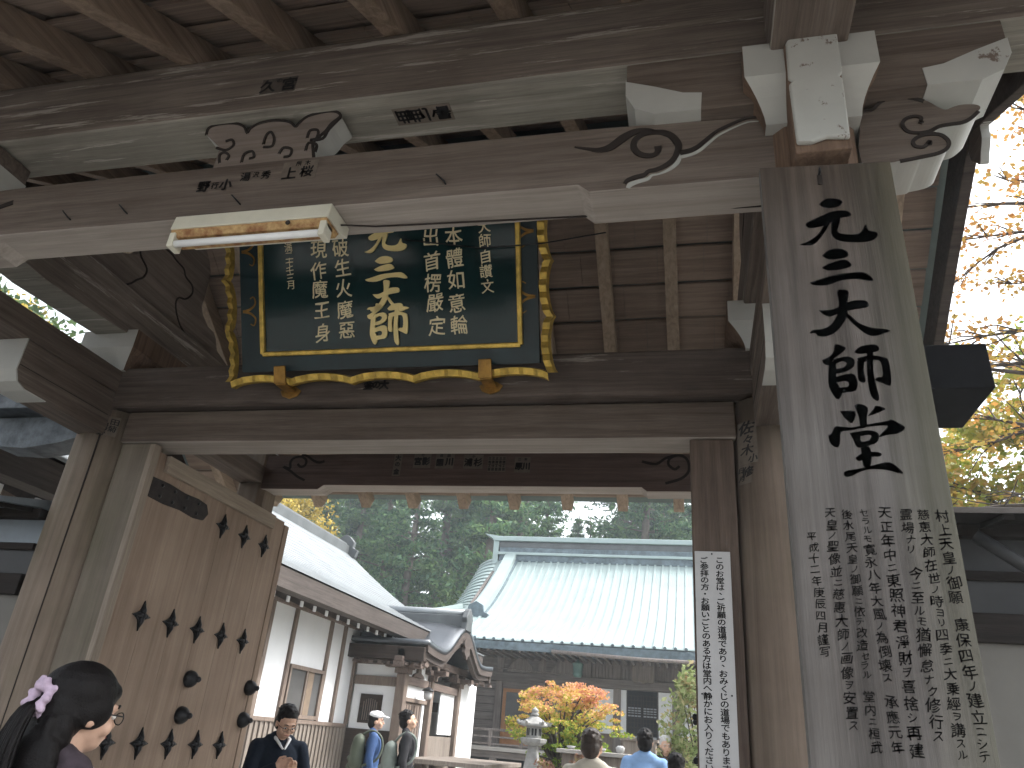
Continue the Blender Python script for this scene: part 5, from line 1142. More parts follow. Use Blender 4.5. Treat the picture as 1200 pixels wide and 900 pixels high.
M['mapleY'] = leaf('yellow_green_maple_leaves', [(0.13, 0.23, 0.03), (0.26, 0.31, 0.04), (0.42, 0.35, 0.06), (0.48, 0.29, 0.07)], 0.32, 0.55)
M['mapleO'] = leaf('thin_orange_maple_leaves', [(0.44, 0.34, 0.08), (0.50, 0.28, 0.07), (0.48, 0.20, 0.06)], 0.32, 0.9)
M['paleshrub'] = leaf('pale_shrub_leaves', [(0.16, 0.22, 0.07), (0.27, 0.33, 0.13), (0.42, 0.45, 0.24), (0.5, 0.36, 0.2)], 0.35, 1.6)
M['redshrub'] = leaf('dull_red_shrub_leaves', [(0.16, 0.10, 0.06), (0.25, 0.12, 0.08), (0.2, 0.2, 0.07)], 0.3, 2)
# tall conifers of the wood behind the hall: four crowns, each tree its own trunk and crown
def conifer_mesh(seed, H, W):
    r_ = np.random.RandomState(seed); A = []; tr = MB(); rnd = random.Random(seed)
    pts = [(0.15*math.sin(i*0.9+seed), 0.15*math.cos(i*0.7+seed), H*i/10) for i in range(11)]
    tr.tube(pts, [0.36*(1-i/10.5)+0.03 for i in range(11)], 9)
    z = H*0.16
    while z < H*0.985:
        t = (z-H*0.16)/(H*0.84); rad = W*((1-t)**0.72)*(0.55+0.45*min(1, t*5)); nb_ = int(3+5*(1-t))
        for k in range(nb_):
            if rnd.random() < 0.16: continue
            an = rnd.uniform(0, 2*math.pi); L = rad*rnd.uniform(0.55, 1.12)
            x1, y1 = L*math.cos(an), L*math.sin(an); z1 = z+rnd.uniform(-0.2, 0.5)-0.10*L
            tr.tube([(0, 0, z), (x1*0.5, y1*0.5, z+0.12*L), (x1, y1, z1)], [0.06, 0.035, 0.012], 4)
            for q in (0.45, 0.75, 1.0):
                c = (x1*q, y1*q, z+(z1-z)*q); sp = (0.30+0.22*rad*q*rnd.uniform(0.6, 1.3))
                A.append(leaf_arr(r_, c, int(26+rnd.random()*20), (sp, sp, sp*0.55), 0.34, droop=0.55, asp=0.36))
        z += H*0.030*rnd.uniform(0.7, 1.3)
    t_ = bpy.data.meshes.new('trunk'); t_.from_pydata([tuple(v) for v in tr.v], [], tr.f); t_.polygons.foreach_set('use_smooth', [True]*len(tr.f)); t_.materials.append(M['palebark'])
    return t_, leaf_mesh('crown', A, 'cedar')
conv = [conifer_mesh(s, 22, w_) for s, w_ in ((1, 3.1), (2, 2.7), (3, 3.5), (5, 2.9))]
def bushy_mesh(seed, H, W, mat, n_cl, per, lsz, trunk_h, flat=0.2, tr_r=0.18, squash=0.75):
    r_ = np.random.RandomState(seed); rnd = random.Random(seed); A = []; tr = MB()
    tr.tube([(0, 0, 0), (0.06*W, 0.02*W, trunk_h*0.6), (0.0, 0, trunk_h), (0.05*W, 0, H*0.8)], [tr_r, tr_r*0.8, tr_r*0.65, tr_r*0.2], 9)
    for i in range(n_cl):
        an = rnd.uniform(0, 2*math.pi); el = rnd.uniform(-0.35, 1.0); rr = W*rnd.uniform(0.45, 1.0)*math.sqrt(max(0.05, 1-max(0, el)**2*0.85))
        cz = trunk_h+(H-trunk_h)*0.42+el*(H-trunk_h)*0.55; c = (rr*math.cos(an), rr*math.sin(an), cz)
        if i % 2 == 0: tr.tube([(0, 0, trunk_h*rnd.uniform(0.75, 1.0)), (c[0]*0.45, c[1]*0.45, trunk_h+(cz-trunk_h)*0.6), c], [tr_r*0.45, tr_r*0.22, tr_r*0.05], 5)
        s = W*rnd.uniform(0.2, 0.38); A.append(leaf_arr(r_, c, int(per*rnd.uniform(0.6, 1.3)), (s, s, s*squash), lsz, flat))
    t_ = bpy.data.meshes.new('trunk'); t_.from_pydata([tuple(v) for v in tr.v], [], tr.f); t_.polygons.foreach_set('use_smooth', [True]*len(tr.f)); t_.materials.append(M['bark'])
    return t_, leaf_mesh('crown', A, mat)
rnd = random.Random(21)
spots = []
for row, (yy, n, xa, xb) in enumerate(((40, 11, -27, 13), (45.5, 12, -31, 16), (52, 13, -36, 18), (60, 13, -42, 22))):
    for i in range(n): spots.append((xa+(xb-xa)*(i+rnd.uniform(0.2, 0.8))/n, yy+rnd.uniform(-1.8, 1.8), rnd.uniform(0.82, 1.16), row))
rowlab = ('tall dark cedar in the front row of the wood behind the main hall', 'tall hazy cedar in the second row of the wood behind the main hall', 'tall dim cedar deep in the wood behind the main hall', 'tall dim cedar at the very back of the wood behind the main hall')
def place(name, label, cat, group, meshes, x, y, s, rz, z=None, sx=1.0):
    t = thing(name, label, cat, (x, y, (hillz(x, y) if z is None else z)-0.05), rz, group); t.scale = (s*sx, s*sx, s)
    ob('trunk', meshes[0], t); ob('crown', meshes[1], t); return t
for i, (x, y, s, row) in enumerate(spots):
    if -0.165 < x/y < -0.085: s = min(s, (1.2+0.292*y-hillz(x, y))/22)       # the gap in the tops above the hall's ridge
    if row == 0: s *= 0.86
    place('cedar_tree', rowlab[row], 'tree', 'cedars behind the main hall', conv[i % 4], x, y, s, rnd.uniform(0, 6.28), sx=1.15)
brd = [bushy_mesh(s, 9, 3.0, 'broad', 60, 170, 0.22, 2.5) for s in (11, 12)]
for i, (x, y, s) in enumerate(((-19, 36.5, 0.9), (-13.2, 37, 0.75), (-10.3, 36.2, 0.85), (7.5, 37, 0.9), (12, 36, 1.0))):
    place('broadleaf_tree', ['bushy green broadleaf tree at the left edge of the cedar wood', 'low green broadleaf tree behind the end of the side hall roof', 'low green broadleaf tree just left of the main hall roof', 'green broadleaf tree behind the right part of the main hall', 'green broadleaf tree far right behind the main hall'][i], 'tree', 'broadleaf trees at the foot of the wood', brd[i % 2], x, y, s, i*1.3)
yl = bushy_mesh(31, 12, 3.4, 'yellow', 70, 190, 0.20, 3.0)
place('yellow_tree', 'bright yellow autumn tree rising behind the ridge of the side hall', 'tree', None, yl, -18.6, 30, 0.96, 0.4)
for i, (x, y, s, m_) in enumerate(((-21, 15.5, 1.0, 0), (-23, 18, 1.5, 1), (-19.5, 11.5, 1.15, 1), (-22, 8.5, 1.0, 0), (-25, 13, 1.6, 1), (-21, 13.4, 1.35, 1))):
    place('hillside_tree', ['yellow tree seen in the gap left of the gate beams', 'green tree behind the yellow tree left of the gate', 'green tree nearest the side hall in the left gap', 'small yellow tree at the far left beyond the side hall', 'tall green tree behind all others left of the gate', 'leafy green tree between the yellow trees left of the gate'][i], 'tree', 'trees left of the gate', (yl if m_ == 0 else brd[1]), x, y, s, i*0.9)
# maple in the court: layered crown, orange above, green within
def court_maple():
    r_ = np.random.RandomState(77); rnd = random.Random(77); A = []; tr = MB(); zt = 0.95
    tr.tube([(0, 0, 0), (0.03, 0.02, 0.5), (-0.02, 0, zt), (0.02, 0.0, 1.3)], [0.13, 0.11, 0.10, 0.06], 10)
    tr.tube([(0.10, 0.02, 0), (0.16, 0.0, 0.6), (0.12, 0, 1.1), (0.3, 0, 1.5)], [0.09, 0.08, 0.07, 0.03], 8)
    for i in range(230):
        an = rnd.uniform(0, 2*math.pi); q = rnd.random()**0.5; z = rnd.uniform(1.12, 2.42)
        lim = 1.0*math.sqrt(max(0.03, 1-((z-1.66)/0.9)**2)) if z > 1.66 else 1.0*(0.6+0.4*(z-1.12)/0.54)
        c = (q*lim*math.cos(an)*1.08+0.12, q*lim*math.sin(an), z+0.05*rnd.uniform(-1, 1))
        if i % 4 == 0: tr.tube([(0.05, 0, rnd.uniform(0.8, 1.2)), (c[0]*0.5, c[1]*0.5, 1.1+(z-1.1)*0.7), c], [0.035, 0.018, 0.004], 5)
        s = rnd.uniform(0.10, 0.2); A.append(leaf_arr(r_, c, int(rnd.uniform(40, 85)), (s, s, s*0.35), 0.05, flat=0.6, asp=0.7))
    t_ = bpy.data.meshes.new('trunk'); t_.from_pydata([tuple(v) for v in tr.v], [], tr.f); t_.polygons.foreach_set('use_smooth', [True]*len(tr.f)); t_.materials.append(M['bark'])
    return t_, leaf_mesh('crown', A, 'maple')
place('maple_tree', 'rounded orange and green maple beside the stone lantern in the court', 'tree', None, court_maple(), -2.46, 15.1, 1.03, 0, z=0.05)
# pale shrub on the right of the court, and low reddish shrubs
ps = bushy_mesh(41, 2.7, 0.62, 'paleshrub', 90, 55, 0.085, 0.3, 0.1, 0.05, 1.2)
place('pale_shrub', 'tall pale green shrub beside the notice jamb on the right of the court', 'shrub', None, ps, 0.12, 12.2, 1.0, 0, z=0.0)
rdm = bushy_mesh(42, 1.5, 0.42, 'redshrub', 40, 60, 0.06, 0.4, 0.1, 0.03, 0.9)
for i, (x, y, s) in enumerate(((-1.75, 13.0, 0.92), (-2.35, 13.1, 0.85))):
    place('low_shrub', ['dull red shrub at the foot of the maple', 'small reddish shrub between stone lantern and maple'][i], 'shrub', 'low shrubs under the maple', rdm, x, y, s, i*2.0, z=0.0)
# maples to the right of the gate: a dense yellow green one beyond and a thin orange one near
def open_maple(seed, base, H, W, mat, n_br, per, lsz, cl, zlo, tilt=(0, 0), thin=1.0, tr_r=0.16):
    r_ = np.random.RandomState(seed); rnd = random.Random(seed); A = []; tr = MB()
    tr.tube([(0, 0, 0), (tilt[0]*0.3, tilt[1]*0.3, H*0.25), (tilt[0]*0.7, tilt[1]*0.7, H*0.55), (tilt[0], tilt[1], H*0.9)], [tr_r, tr_r*0.85, tr_r*0.55, tr_r*0.15], 9)
    for i in range(n_br):
        t = rnd.uniform(0.2, 0.9); an = rnd.uniform(0, 2*math.pi); z0 = H*t; L = W*rnd.uniform(0.5, 1.05)*(1.15-0.6*t)
        o_ = Vector((tilt[0]*t, tilt[1]*t, z0)); P = [o_]; d = Vector((math.cos(an), math.sin(an), rnd.uniform(-0.02, 0.42)))
        for k in range(6):
            d = (d+Vector((rnd.uniform(-.28, .28), rnd.uniform(-.28, .28), rnd.uniform(-.2, .16)))).normalized(); P.append(P[-1]+d*L/6)
        r0 = tr_r*0.38*(1.1-t*0.7); tr.tube(P, [r0*(1-k/6.6)+0.004 for k in range(7)], 6)
        for k in range(2, 7):
            for s_ in range(3):
                dd = (d+Vector((rnd.uniform(-1, 1), rnd.uniform(-1, 1), rnd.uniform(-.35, .45)))).normalized(); Q = [P[k], P[k]+dd*L*0.11+Vector((0, 0, rnd.uniform(-.04, .06))), P[k]+dd*L*rnd.uniform(0.15, 0.27)]
                tr.tube(Q, [0.011, 0.007, 0.003], 4, cap=False)
                if rnd.random() < thin:
                    for q_ in Q[1:]:
                        if q_.z < zlo: continue
                        A.append(leaf_arr(r_, q_, int(per*rnd.uniform(0.4, 1.4)), (cl, cl, cl*0.4), lsz, flat=0.5, asp=0.75))
    t_ = bpy.data.meshes.new('trunk'); t_.from_pydata([tuple(v) for v in tr.v], [], tr.f); t_.polygons.foreach_set('use_smooth', [True]*len(tr.f)); t_.materials.append(M['bark'])
    return t_, leaf_mesh('crown', A, mat)
place('dense_maple', 'dense yellow green maple beyond the wing wall right of the signboard', 'tree', 'maples right of the gate', open_maple(51, None, 9.2, 4.4, 'mapleY', 46, 34, 0.11, 0.34, 2.0), 6.2, 14.0, 1.0, 0.3, z=0.0)
place('dense_maple', 'yellow maple further back on the right beyond the wing wall', 'tree', 'maples right of the gate', open_maple(52, None, 8.0, 4.0, 'mapleY', 40, 36, 0.12, 0.36, 2.0), 10.5, 18.0, 1.0, 1.3, z=0.0)
place('thin_maple', 'thinly leaved orange maple with dark bare branches against the white sky', 'tree', None, open_maple(54, None, 9.0, 3.0, 'mapleO', 54, 12, 0.062, 0.22, 4.8, (-0.5, 0.0), 0.75, 0.14), 4.9, 7.6, 1.0, 0.0, z=0.0)

# ------------------------------------------------------------------ people
M['skin'] = plain('skin', (0.58, 0.37, 0.27, 1), 0.5, var=0.12, vscale=20, spec=0.35)
M['hair'] = plain('black_hair', (0.008, 0.0065, 0.0065, 1), 0.5, var=0.4, vscale=60, bumps=0.6, bscale=180, spec=0.16)
M['hairbrown'] = plain('dark_brown_hair', (0.045, 0.028, 0.020, 1), 0.45, var=0.4, vscale=60, bumps=0.6, bscale=180, spec=0.5)
M['hairgrey'] = plain('white_grey_hair', (0.55, 0.54, 0.52, 1), 0.6, var=0.3, vscale=60, bumps=0.5, bscale=150)
M['navy'] = plain('navy_knit', (0.012, 0.018, 0.030, 1), 0.95, var=0.25, vscale=40, bumps=0.5, bscale=300, spec=0.2)
M['white_cloth'] = plain('white_cloth', (0.72, 0.73, 0.75, 1), 0.9, var=0.1, bumps=0.2, bscale=60)
M['cream_cloth'] = plain('cream_cloth', (0.66, 0.62, 0.53, 1), 0.9, var=0.12, bumps=0.3, bscale=25)
M['blue_cloth'] = plain('light_blue_cloth', (0.22, 0.36, 0.60, 1), 0.9, var=0.15, bumps=0.3, bscale=25)
M['jacket_blue'] = plain('blue_jacket', (0.035, 0.085, 0.22, 1), 0.7, var=0.25, bumps=0.4, bscale=20)
M['black_cloth'] = plain('black_cloth', (0.016, 0.016, 0.020, 1), 0.85, var=0.3, bumps=0.3, bscale=25)
M['brown_cloth'] = plain('brown_jacket', (0.09, 0.065, 0.05, 1), 0.9, var=0.3, bumps=0.3, bscale=25)
M['plum_cloth'] = plain('dull_plum_cloth', (0.055, 0.040, 0.050, 1), 0.9, var=0.45, vscale=25, bumps=0.4, bscale=120)
M['olive'] = plain('olive_nylon', (0.075, 0.090, 0.065, 1), 0.7, var=0.25, bumps=0.4, bscale=30)
M['greygreen'] = plain('grey_green_nylon', (0.16, 0.19, 0.17, 1), 0.7, var=0.25, bumps=0.4, bscale=30)
M['lavender'] = plain('lavender_cloth', (0.50, 0.39, 0.50, 1), 0.85, var=0.3, vscale=30, bumps=0.4, bscale=60)
M['eyewhite'] = plain('eye_white', (0.7, 0.7, 0.68, 1), 0.3, var=0.02)
M['lip'] = plain('lip', (0.34, 0.13, 0.11, 1), 0.5, var=0.1)
def cap_geo(mb, p0, r0, p1, r1, seg=12, flat=1.0):
    p0, p1 = Vector(p0), Vector(p1); d = (p1-p0); L = d.length
    d = d/L if L > 1e-6 else Vector((0, 0, 1)); pts = []; rad = []
    for i in range(4): a = math.pi/2*(i/4); pts.append(p0-d*r0*math.cos(a)); rad.append(max(r0*math.sin(a), 0.0008))
    pts.append(p0); rad.append(r0); pts.append(p1); rad.append(r1)
    for i in range(3, -1, -1): a = math.pi/2*(i/4); pts.append(p1+d*r1*math.cos(a)); rad.append(max(r1*math.sin(a), 0.0008))
    mb.tube(pts, rad, seg)
def ell_geo(mb, c, r, rot=None, nu=16, nv=10):
    vs = []; fs = []
    for j in range(nv+1):
        ph = math.pi*j/nv
        for i in range(nu):
            t = 2*math.pi*i/nu; v = Vector((r[0]*max(math.sin(ph), 0.004)*math.cos(t), r[1]*max(math.sin(ph), 0.004)*math.sin(t), r[2]*math.cos(ph)))
            if rot: v = rot @ v
            vs.append(v+Vector(c))
    for j in range(nv):
        for i in range(nu): i2 = (i+1) % nu; fs.append((j*nu+i, (j+1)*nu+i, (j+1)*nu+i2, j*nu+i2))
    fs.append(tuple(range(nu))); fs.append(tuple(nv*nu+i for i in reversed(range(nu)))); mb.add(vs, fs)
def blob(name, prims, vox, mat, parent, sc=1.0, it=3):
    """one continuous skin grown over tapered limbs and ellipsoids"""
    mb = MB()
    for p in prims:
        if p[0] == 'c': cap_geo(mb, p[1], p[2], p[3], p[4])
        else: ell_geo(mb, p[1], p[2], p[3] if len(p) > 3 else None)
    me = bpy.data.meshes.new(name); me.from_pydata([(v[0]*sc, v[1]*sc, v[2]*sc) for v in mb.v], [], mb.f)
    bm = bmesh.new(); bm.from_mesh(me); bmesh.ops.recalc_face_normals(bm, faces=bm.faces); bm.to_mesh(me); bm.free()
    o = bpy.data.objects.new(name, me); COL.objects.link(o)
    m1 = o.modifiers.new('r', 'REMESH'); m1.mode = 'VOXEL'; m1.voxel_size = vox
    m2 = o.modifiers.new('s', 'SMOOTH'); m2.iterations = it; m2.factor = 0.5
    dg = bpy.context.evaluated_depsgraph_get(); dg.update()
    m3 = bpy.data.meshes.new_from_object(o.evaluated_get(dg)); o.modifiers.clear(); o.data = m3; bpy.data.meshes.remove(me); m3.name = name
    m3.polygons.foreach_set('use_smooth', [True]*len(m3.polygons)); m3.materials.clear(); m3.materials.append(M[mat]); o.parent = parent
    return o
def hand(wr, d, side, curl=0.5, up=(0, 0, 1)):
    """palm, four unequal bent fingers and a thumb leaving the side of the palm; d = direction of the hand, side = direction of the thumb"""
    wr, d = Vector(wr), Vector(d).normalized(); s = Vector(side); s = (s-d*s.dot(d)).normalized(); n = d.cross(s)
    if n.dot(Vector(up)) > 0: n = -n                 # the palm faces -up; fingers curl towards n
    P = [('c', wr, 0.026, wr+d*0.03, 0.028)]
    for k in (-1, -0.33, 0.33, 1): P.append(('c', wr+d*0.02+s*0.018*k, 0.015, wr+d*0.088+s*0.030*k, 0.0125))
    for k, L in ((1, 0.068), (0.33, 0.078), (-0.33, 0.072), (-1, 0.056)):
        b = wr+d*0.092+s*0.030*k; a = 0.0; q = b
        for j, f in enumerate((0.45, 0.32, 0.23)):
            a += curl*(0.75 if j == 0 else 0.85); e = q+(d*math.cos(a)+n*math.sin(a))*L*f; P.append(('c', q, 0.0098-0.0012*j, e, 0.0090-0.0012*j)); q = e
    b = wr+d*0.028+s*0.026; e = b+(d*0.6+s*0.8+n*0.25).normalized()*0.038; P.append(('c', b, 0.0145, e, 0.0115))
    g = e+(d*0.85+s*0.15+n*0.45*curl*2).normalized()*0.034; P.append(('c', e, 0.0108, g, 0.0088)); P.append(('c', g, 0.0088, g+(d*0.8+n*0.5*curl*2).normalized()*0.02, 0.0075))
    return P
def person(label, x, y, face_deg, h=1.7, pitch=0, yaw=0, arms=None, top='navy', bottom='black_cloth', hair='hair', style='short', vox=0.011, long=0.0, group=None, wide=1.0, glasses=False, face=True, hand_curl=0.45, lean=0.0):
    sc = h/1.70; t = thing('person', label, 'person', (x, y, 0), R(face_deg-90), group)
    arms = arms or {}
    NP = Vector((0, -0.005, 1.47)); Hm = Matrix.Rotation(R(yaw), 3, 'Z') @ Matrix.Rotation(R(pitch), 3, 'X')
    hp_ = lambda p: NP+Hm @ (Vector(p)-NP)
    E = lambda c, r: ('e', hp_(c), r, Hm)
    Cc = lambda a, ra, b, rb: ('c', hp_(a), ra, hp_(b), rb)
    body = [E((0, -.012, 1.605), (.077, .094, .096)), E((0, .028, 1.565), (.063, .066, .086)), E((0, .044, 1.513), (.043, .045, .036)),
            Cc((0, .090, 1.588), .009, (0, .106, 1.557), .0125), Cc((-.034, .084, 1.604), .011, (.034, .084, 1.604), .011),
            E((-.045, .065, 1.548), (.022, .02, .025)), E((.045, .065, 1.548), (.022, .02, .025)), Cc((-.017, .086, 1.523), .0085, (.017, .086, 1.523), .0085),
            E((-.077, -.002, 1.573), (.011, .022, .034)), E((.077, -.002, 1.573), (.011, .022, .034)),
            ('c', (0, -.015, 1.41), .048, hp_((0, -.012, 1.53)), .051)]
    body += [('e', (0, 0, 1.20), (.14*wide, .085, .22)), ('e', (0, 0, 0.95), (.14*wide, .09, .14)), ('c', (-.12, 0, 1.37), .045, (.12, 0, 1.37), .045)]
    cloth = [('e', (0, .01, 1.27), (.172*wide, .115, .17)), ('e', (0, 0, 1.09), (.155*wide, .108, .20)), ('e', (0, 0, 0.96), (.165*wide, .115, .12)), ('c', (-.135*wide, -.01, 1.385), .062, (.135*wide, -.01, 1.385), .062), ('c', (-.075, -.02, 1.42), .062, (.075, -.02, 1.42), .062), ('c', (-.035, -.035, 1.452), .052, (.035, -.035, 1.452), .052)]
    for s, k in ((-1, 'L'), (1, 'R')):
        el, wr, hd, ths = arms.get(k, ((s*.25, -.03, 1.12), (s*.255, .04, 0.87), (0, .12, -1), (-s*0.3, 1, 0)))
        shd = Vector((s*.185*wide, -.005, 1.375)); el, wr = Vector(el), Vector(wr)
        body += [('c', shd, .045, el, .037), ('c', el, .037, wr, .026)]+hand(wr, hd, ths, hand_curl, (0, 0, 1) if abs(Vector(hd).normalized().z) < 0.8 else (s, 0, 0))
        cu = el+(wr-el)*0.95
        cloth += [('c', shd, .066, el, .052), ('c', el, .052, cu, .040)]
    body += [('c', (s*.09, 0, .86), .07, (s*.1, .01, .48), .05) for s in (-1, 1)]+[('c', (s*.1, .01, .48), .05, (s*.1, -.01, .07), .036) for s in (-1, 1)]
    bo = blob('body', body, vox*0.72 if h else vox, 'skin', t, sc, 2)
    blob('top', cloth, vox, top, t, sc, 3)
    pants = [('e', (0, 0, .92), (.16*wide, .112, .12))]+[('c', (s*.088, 0, .88), .088, (s*.1, .012, .48), .066) for s in (-1, 1)]+[('c', (s*.1, .012, .48), .066, (s*.1, -.01, .09), .055) for s in (-1, 1)]
    blob('trousers', pants, vox*1.3, bottom, t, sc, 3)
    for s in (-1, 1): blob('shoe', [('c', (s*.1, -.05, .045), .042, (s*.105, .12, .035), .034)], vox*1.2, 'black_cloth', t, sc, 2)
    if style != 'none':
        hr = [E((0, -.032, 1.634), (.085, .099, .081)), E((0, -.056, 1.566), (.083, .068, .086)), E((-.062, -.020, 1.606), (.027, .05, .045)), E((.062, -.020, 1.606), (.027, .05, .045)), E((0, .012, 1.652), (.064, .056, .038))]
        rnd = random.Random(int(abs(x*100)))
        for i in range(70 if style == 'short' else 0):
            a = rnd.uniform(0, 2*math.pi); q = rnd.uniform(.1, 1.0); zz = math.sqrt(1-q*q)*(1 if rnd.random() < .75 or math.sin(a) > 0 else -.6)
            p = (.082*q*math.cos(a), -.034+.095*q*math.sin(a), 1.632+.080*zz)
            if p[1] > .045 and p[2] < 1.66: continue
            hr.append(Cc(p, .012, (p[0]*1.10+rnd.uniform(-.012, .012), p[1]*1.05+rnd.uniform(-.016, .016), p[2]+rnd.uniform(-.014, .004)), .006))
        if style == 'pony':
            hr += [E((0, -.02, 1.628), (.092, .108, .094)), E((0, -.065, 1.575), (.082, .062, .08)), E((-.062, .0, 1.59), (.030, .062, .055)), E((.062, .0, 1.59), (.030, .062, .055)), E((0, .055, 1.645), (.06, .042, .035))]
        blob('hair', hr, 0.006, hair, t, sc, 1)
    if face:
        for s in (-1, 1):
            mb = MB(); ell_geo(mb, hp_((s*.031, .0855, 1.580)), (.0125, .008, .0075), Hm, 10, 8); mb.v = [(a*sc, b*sc, c*sc) for a, b, c in mb.v]; ey = mb.build('eye', 'eyewhite', t, local=True)
            mb = MB(); ell_geo(mb, hp_((s*.031, .0925, 1.580)), (.0062, .003, .0065), Hm, 8, 6); mb.v = [(a*sc, b*sc, c*sc) for a, b, c in mb.v]; mb.build('iris', 'hair', ey, local=True)
            mb = MB(); mb.tube([hp_((s*.014, .0955, 1.606))*sc, hp_((s*.032, .0955, 1.612))*sc, hp_((s*.050, .084, 1.604))*sc], [.003, .004, .002], 6); mb.build('eyebrow', hair, t, local=True)
        mb = MB(); mb.tube([hp_((-.022, .090, 1.523))*sc, hp_((0, .0965, 1.525))*sc, hp_((.022, .090, 1.523))*sc], [.002, .0042, .002], 6); mb.build('mouth', 'lip', t, local=True)
    if glasses:
        mb = MB()
        for s in (-1, 1):
            ring = [hp_((s*.033+.024*math.cos(q), .108-abs(.024*math.cos(q)+s*.0)*0.12, 1.578+.017*math.sin(q)))*sc for q in [2*math.pi*i/16 for i in range(17)]]
            mb.tube(ring, .0016, 6, cap=False); mb.tube([hp_((s*.057, .104, 1.584))*sc, hp_((s*.078, .06, 1.584))*sc, hp_((s*.083, -.005, 1.582))*sc], .0018, 6)
        mb.tube([hp_((-.009, .109, 1.581))*sc, hp_((.009, .109, 1.581))*sc], .0016, 6); mb.build('glasses', 'iron', t, local=True)
    t['_h'] = sc
    del t['_h']
    return t, hp_, sc
# woman with ponytail, close on the left
wm, whp, wsc = person('woman with black ponytail, lavender scrunchie and glasses passing in front of the door', -1.66, 1.93, 74, 1.585, -4, -6, top='plum_cloth', hair='hair', style='pony', vox=0.009, glasses=True)
mb = MB(); rnd = random.Random(9)
tie_p = whp((0.0, -0.125, 1.60))
for i in range(150):      # ponytail strands
    a = rnd.uniform(0, 6.28); q = math.sqrt(rnd.random()); o_ = Vector((math.cos(a)*q, math.sin(a)*q*0.7, 0)); sw = 0.045
    P = [tie_p+Vector((o_.x*.014, .01, o_.y*.014)), tie_p+Vector((o_.x*.03, -.03+o_.y*.02, -.03)), tie_p+Vector((o_.x*sw, -.055+o_.y*.03, -.13)), tie_p+Vector((o_.x*sw*1.1, -.05+o_.y*.035, -.24-rnd.uniform(0, .02))), tie_p+Vector((o_.x*sw*.8, -.045+o_.y*.03, -.34-rnd.uniform(0, .08)))]
    P = smooth2([tuple(p) for p in P], 3); mb.tube([Vector(p)*wsc for p in P], [0.0045]*(len(P)-1)+[0.001], 5)
mb.build('ponytail', 'hair', wm, local=True)
# half of the hair falls loose behind the ears to the shoulders
fall = [('e', whp((0, -.070, 1.53)), (.088, .055, .10)), ('e', (0, -.095, 1.43), (.105, .05, .12)), ('e', (-.02, -.105, 1.33), (.10, .045, .12))]
for i in range(30):
    xx = rnd.uniform(-.095, .085); fall.append(('c', whp((xx*.8, -.085-rnd.uniform(0, .03), 1.55)), .012, (xx*1.05, -.12-rnd.uniform(0, .03), 1.26+rnd.uniform(-.05, .08)), .007))
blob('loose_hair', fall, .007, 'hair', wm, wsc, 1)
pr = []
for k in range(11):
    a = 2*math.pi*k/11; c = tie_p+Vector((math.cos(a)*.030, -.004+.010*math.sin(a*3), math.sin(a)*.034)); pr.append(('c', c, .015, c+Vector((math.cos(a)*.016, rnd.uniform(-.012, .012), math.sin(a)*.018)), .011))
blob('scrunchie', pr, .005, 'lavender', wm, wsc, 1)
blob('collar', [('c', (-.07, .0, 1.435), .03, (-.10, .07, 1.40), .02), ('c', (.07, .0, 1.435), .03, (.10, .07, 1.40), .02), ('c', (-.07, .0, 1.435), .03, (0, -.06, 1.45), .03), ('c', (0, -.06, 1.45), .03, (.07, 0, 1.435), .03)], .008, 'lavender', wm, wsc, 2)
# man in a navy jumper looking down at his hands
nm, nhp, nsc = person('man with glasses in a navy jumper over a white collar looking down at his hands', -3.16, 5.9, -44, 1.60, -27, 4,
    arms={'R': ((.25, .08, 1.12), (.09, .27, 1.25), (-.75, .30, .35), (0, .3, 1)), 'L': ((-.25, .08, 1.12), (-.08, .27, 1.22), (.75, .3, .3), (0, .2, 1))}, top='navy', hair='hair', vox=0.008, glasses=True, hand_curl=0.6, wide=0.98)
blob('shirt_collar', [('c', (-.055, -.02, 1.455), .018, (-.058, .055, 1.445), .014), ('c', (-.058, .055, 1.445), .014, (-.010, .118, 1.375), .009), ('c', (.055, -.02, 1.455), .018, (.058, .055, 1.445), .014), ('c', (.058, .055, 1.445), .014, (.010, .118, 1.375), .009), ('c', (-.055, -.02, 1.455), .024, (0, -.07, 1.46), .024), ('c', (0, -.07, 1.46), .024, (.055, -.02, 1.455), .024)], .006, 'white_cloth', nm, nsc, 1)
# two visitors in profile with rucksacks
cm, chp, csc = person('man in white cap and blue jacket with an olive rucksack walking towards the porch', -4.33, 10.7, 22, 1.69, 0, -6, top='jacket_blue', hair='hair', vox=0.012)
pr = [('e', chp((0, -.015, 1.655)), (.092, .108, .065)), ('c', chp((-.045, .075, 1.652)), .012, chp((-.03, .165, 1.638)), .008), ('c', chp((.045, .075, 1.652)), .012, chp((.03, .165, 1.638)), .008), ('c', chp((0, .07, 1.656)), .016, chp((0, .17, 1.640)), .009)]
blob('cap', pr, .008, 'white_cloth', cm, csc, 2)
bm_, bhp, bsc = person('man in black jacket and white trousers with a grey rucksack looking up', -3.70, 10.3, 20, 1.73, 8, 0, top='black_cloth', bottom='white_cloth', hair='hair', vox=0.012)
blob('collar', [('c', (-.06, -.04, 1.44), .028, (.06, -.04, 1.44), .028), ('c', (-.07, -.01, 1.44), .022, (-.05, .06, 1.40), .02), ('c', (.07, -.01, 1.44), .022, (.05, .06, 1.40), .02)], .009, 'greygreen', bm_, bsc, 2)
